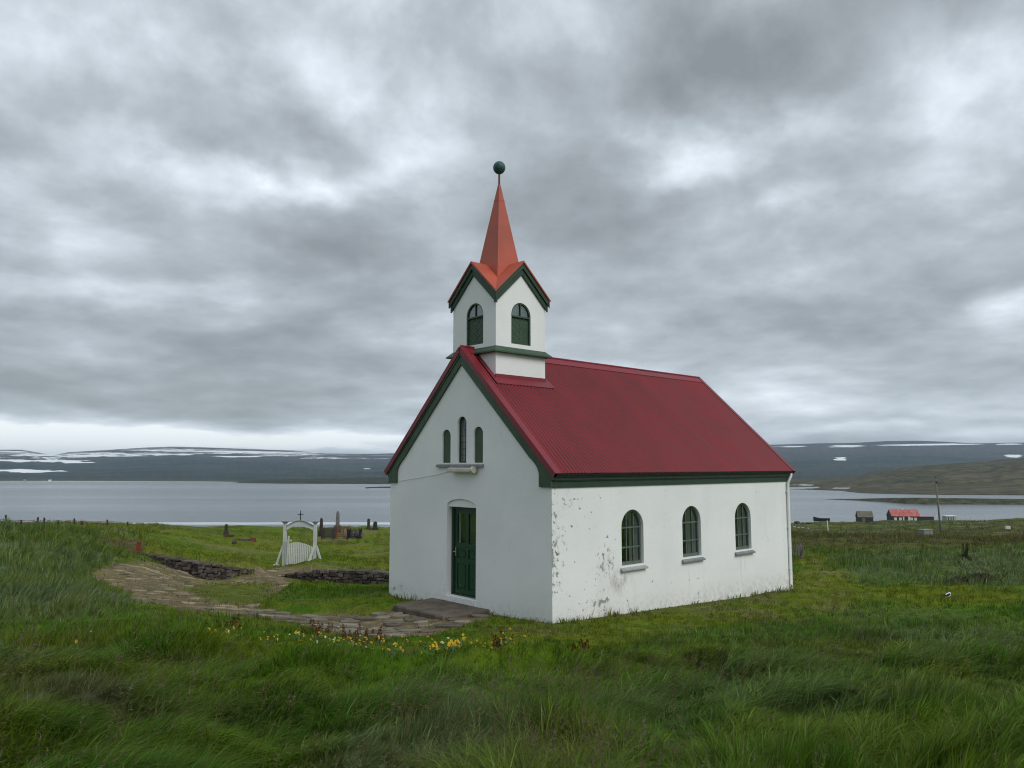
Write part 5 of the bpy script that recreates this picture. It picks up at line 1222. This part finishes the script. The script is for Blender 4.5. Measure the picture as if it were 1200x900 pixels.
def cl(px, py, sx, sy, n):
    for _ in range(n): spots.append((px + fr_.gauss(0, sx), py + fr_.gauss(0, sy)))
cl(262, 736, 14, 2.5, 12); cl(318, 741, 10, 2.5, 9); cl(350, 742, 8, 4, 10); cl(378, 747, 8, 4, 16); cl(408, 750, 10, 5, 14); cl(440, 754, 14, 5, 15); cl(472, 757, 14, 5, 11); cl(503, 760, 8, 4, 8); cl(530, 763, 8, 3.2, 24); cl(562, 760, 6, 4, 11); cl(590, 762, 6, 4, 9); cl(100, 741, 34, 5, 2); cl(618, 766, 30, 4, 3)
FM = [[flower_mesh(i + 40 * b, b, None) for i in range(5)] for b in (0, 1)]
for fl in FM:
    for me in fl: me.materials.append(MAT['stem']); me.materials.append(MAT['petal'])
PM_ = [m_.copy() for m_ in FM[0]]
for me in PM_: me.materials[1] = MAT['petal_pale']
fproto = {}
for i, (px, py) in enumerate(spots):
    gx_, gy_, gz_ = ground_at(px, py + 15); pale = fr_.random() < .16; big = abs(px - 530) < 20
    me = fr_.choice(PM_ if pale else FM[1 if big else 0]); nm = 'pale_flower' if pale else 'yellow_flower'
    o = bpy.data.objects.new(nm, me); C.objects.link(o); o.location = (gx_, gy_, gz_); o.rotation_euler = (0, 0, fr_.uniform(-.6, .6)); s_ = fr_.uniform(.36, .62); o.scale = (s_, s_, s_)
    tag(o, 'pale cream flower among the yellow ones beside the path' if pale else 'small yellow flower in the strip along the near edge of the path', 'flower', 'pale flowers by the path' if pale else 'yellow flowers by the path')
def sorrel(px, py, H, nst, label, spread=.12):
    x_, y_, z_ = ground_at(px, py); o = empty('red_sorrel', (x_, y_, z_)); tag(o, label, 'sorrel plant'); rn = random.Random(int(px)); 
    for _ in range(nst):
        bx_, by_ = rn.gauss(0, spread), rn.gauss(0, spread); h = H * rn.uniform(.65, 1.); tx_, ty_ = bx_ * 1.3 + rn.uniform(-.05, .05), by_ * 1.3 + rn.uniform(-.05, .05); hd_ = MB()
        sm_ = MB().tube([(bx_, by_, -.05), (tx_, ty_, h)], [.005, .002], 5).build('stem', MAT['sorrel'], o)
        for k in range(46):
            t = rn.uniform(.35, 1.); p = Vector((bx_ + (tx_ - bx_) * t, by_ + (ty_ - by_) * t, h * t)); rr_ = .035 * (1.15 - t) + .006; a_ = rn.uniform(0, 6.28); q = p + Vector((rr_ * math.cos(a_), rr_ * math.sin(a_), rn.uniform(0, .02))); s2 = rn.uniform(.005, .011)
            hd_.add([(q.x - s2, q.y, q.z), (q.x, q.y - s2, q.z + s2), (q.x + s2, q.y, q.z), (q.x, q.y + s2, q.z - s2)], [(0, 1, 2, 3)])
        hd_.build('seed_spike', MAT['sorrel'], sm_)
sorrel(587, 772, .32, 9, 'rusty red sorrel clump standing alone at the right end of the yellow flowers', .06)
sorrel(420, 758, .36, 12, 'wide dull red sorrel patch in the middle of the yellow flowers', .16)
sorrel(371, 750, .28, 8, 'small reddish sorrel clump among flowers left of the wide patch', .1)
sorrel(676, 780, .20, 4, 'short faint red sorrel in the grass below the near church corner', .05)
sorrel(268, 740, .24, 8, 'leftmost thin red sorrel at the bend of the path', .14)
def leaf_cloud(m, cx_, cy_, rx_, ry_, h, n, s, rn):
    for _ in range(n):
        t = rn.uniform(0, 6.28); q = math.sqrt(rn.random()); zz_ = rn.random(); k_ = math.sqrt(max(0, 1 - zz_ ** 2)) * q; p = Vector((cx_ + rx_ * k_ * math.cos(t), cy_ + ry_ * k_ * math.sin(t), h * zz_)); a_ = Vector((rn.gauss(0, 1), rn.gauss(0, 1), rn.gauss(0, .6))).normalized() * s * rn.uniform(.6, 1.2); b_ = a_.cross(Vector((rn.gauss(0, 1), rn.gauss(0, 1), rn.gauss(0, 1))).normalized()) * .6
        m.add([tuple(p), tuple(p + a_ * .5 + b_ * .5), tuple(p + a_), tuple(p + a_ * .5 - b_ * .5)], [(0, 1, 2, 3)])
MAT['heath'] = paint('heather_leaves', (.088, .088, .050), .9, .5, .1, 9); MAT['docken'] = paint('dark_dock_leaves', (.058, .050, .028), .9, .4, .1, 9)
x, y, z = ground_at(1149, 687); o = empty('heather_bush', (x, y, z)); tag(o, 'low wide dark heather bush at the edge of the bright grass', 'bush'); m = MB(); rn = random.Random(4); leaf_cloud(m, 0, 0, .72, .5, .36, 2600, .055, rn); leaf_cloud(m, -.6, .1, .5, .4, .24, 1200, .05, rn); m.build('foliage', MAT['heath'], o)
m = MB()
for _ in range(16): m.tube([(rn.gauss(0, .25), rn.gauss(0, .15), -.08), (rn.uniform(-.6, .6), rn.uniform(-.4, .4), rn.uniform(.15, .3))], [.012, .005], 5)
m.build('branch', MAT['wood_dark'], o)
x, y, z = ground_at(1130.5, 660); o = empty('dock_plant', (x, y, z)); tag(o, 'tall dark brown dock plant standing in the rough grass', 'dock plant'); m = MB(); st_ = MB()
for _ in range(5):
    tx_, ty_ = rn.uniform(-.22, .28), rn.uniform(-.2, .2); hh2 = rn.uniform(.5, .9); st_.tube([(tx_ * .2, ty_ * .2, -.1), (tx_, ty_, hh2)], [.012, .006], 5)
    for _ in range(150):
        t = rn.uniform(.35, 1.); p = (tx_ * t + rn.gauss(0, .03), ty_ * t + rn.gauss(0, .03), hh2 * t); s2 = rn.uniform(.006, .016); m.add([(p[0] - s2, p[1], p[2]), (p[0], p[1] - s2, p[2] + s2), (p[0] + s2, p[1], p[2]), (p[0], p[1] + s2, p[2] - s2)], [(0, 1, 2, 3)])
leaf_cloud(m, 0, 0, .32, .3, .3, 400, .10, rn); m.build('foliage', MAT['docken'], o); st_.build('stem', MAT['docken'], o)

# ------------------------------------------------------------------ render settings
sc.view_settings.view_transform = 'Standard'; sc.view_settings.look = 'None'; sc.view_settings.gamma = 1; sc.view_settings.exposure = .6; sc.view_settings.use_curve_mapping = False
cy = sc.cycles if hasattr(sc, 'cycles') else None
if cy:
    cy.use_denoising = True; cy.denoiser = 'OPENIMAGEDENOISE'; cy.denoising_input_passes = 'RGB_ALBEDO_NORMAL'; cy.denoising_prefilter = 'ACCURATE'; cy.filter_width = 1.1; cy.max_bounces = 7; cy.transparent_max_bounces = 12; cy.volume_bounces = 0; cy.caustics_reflective = False; cy.caustics_refractive = False; cy.sample_clamp_indirect = 6
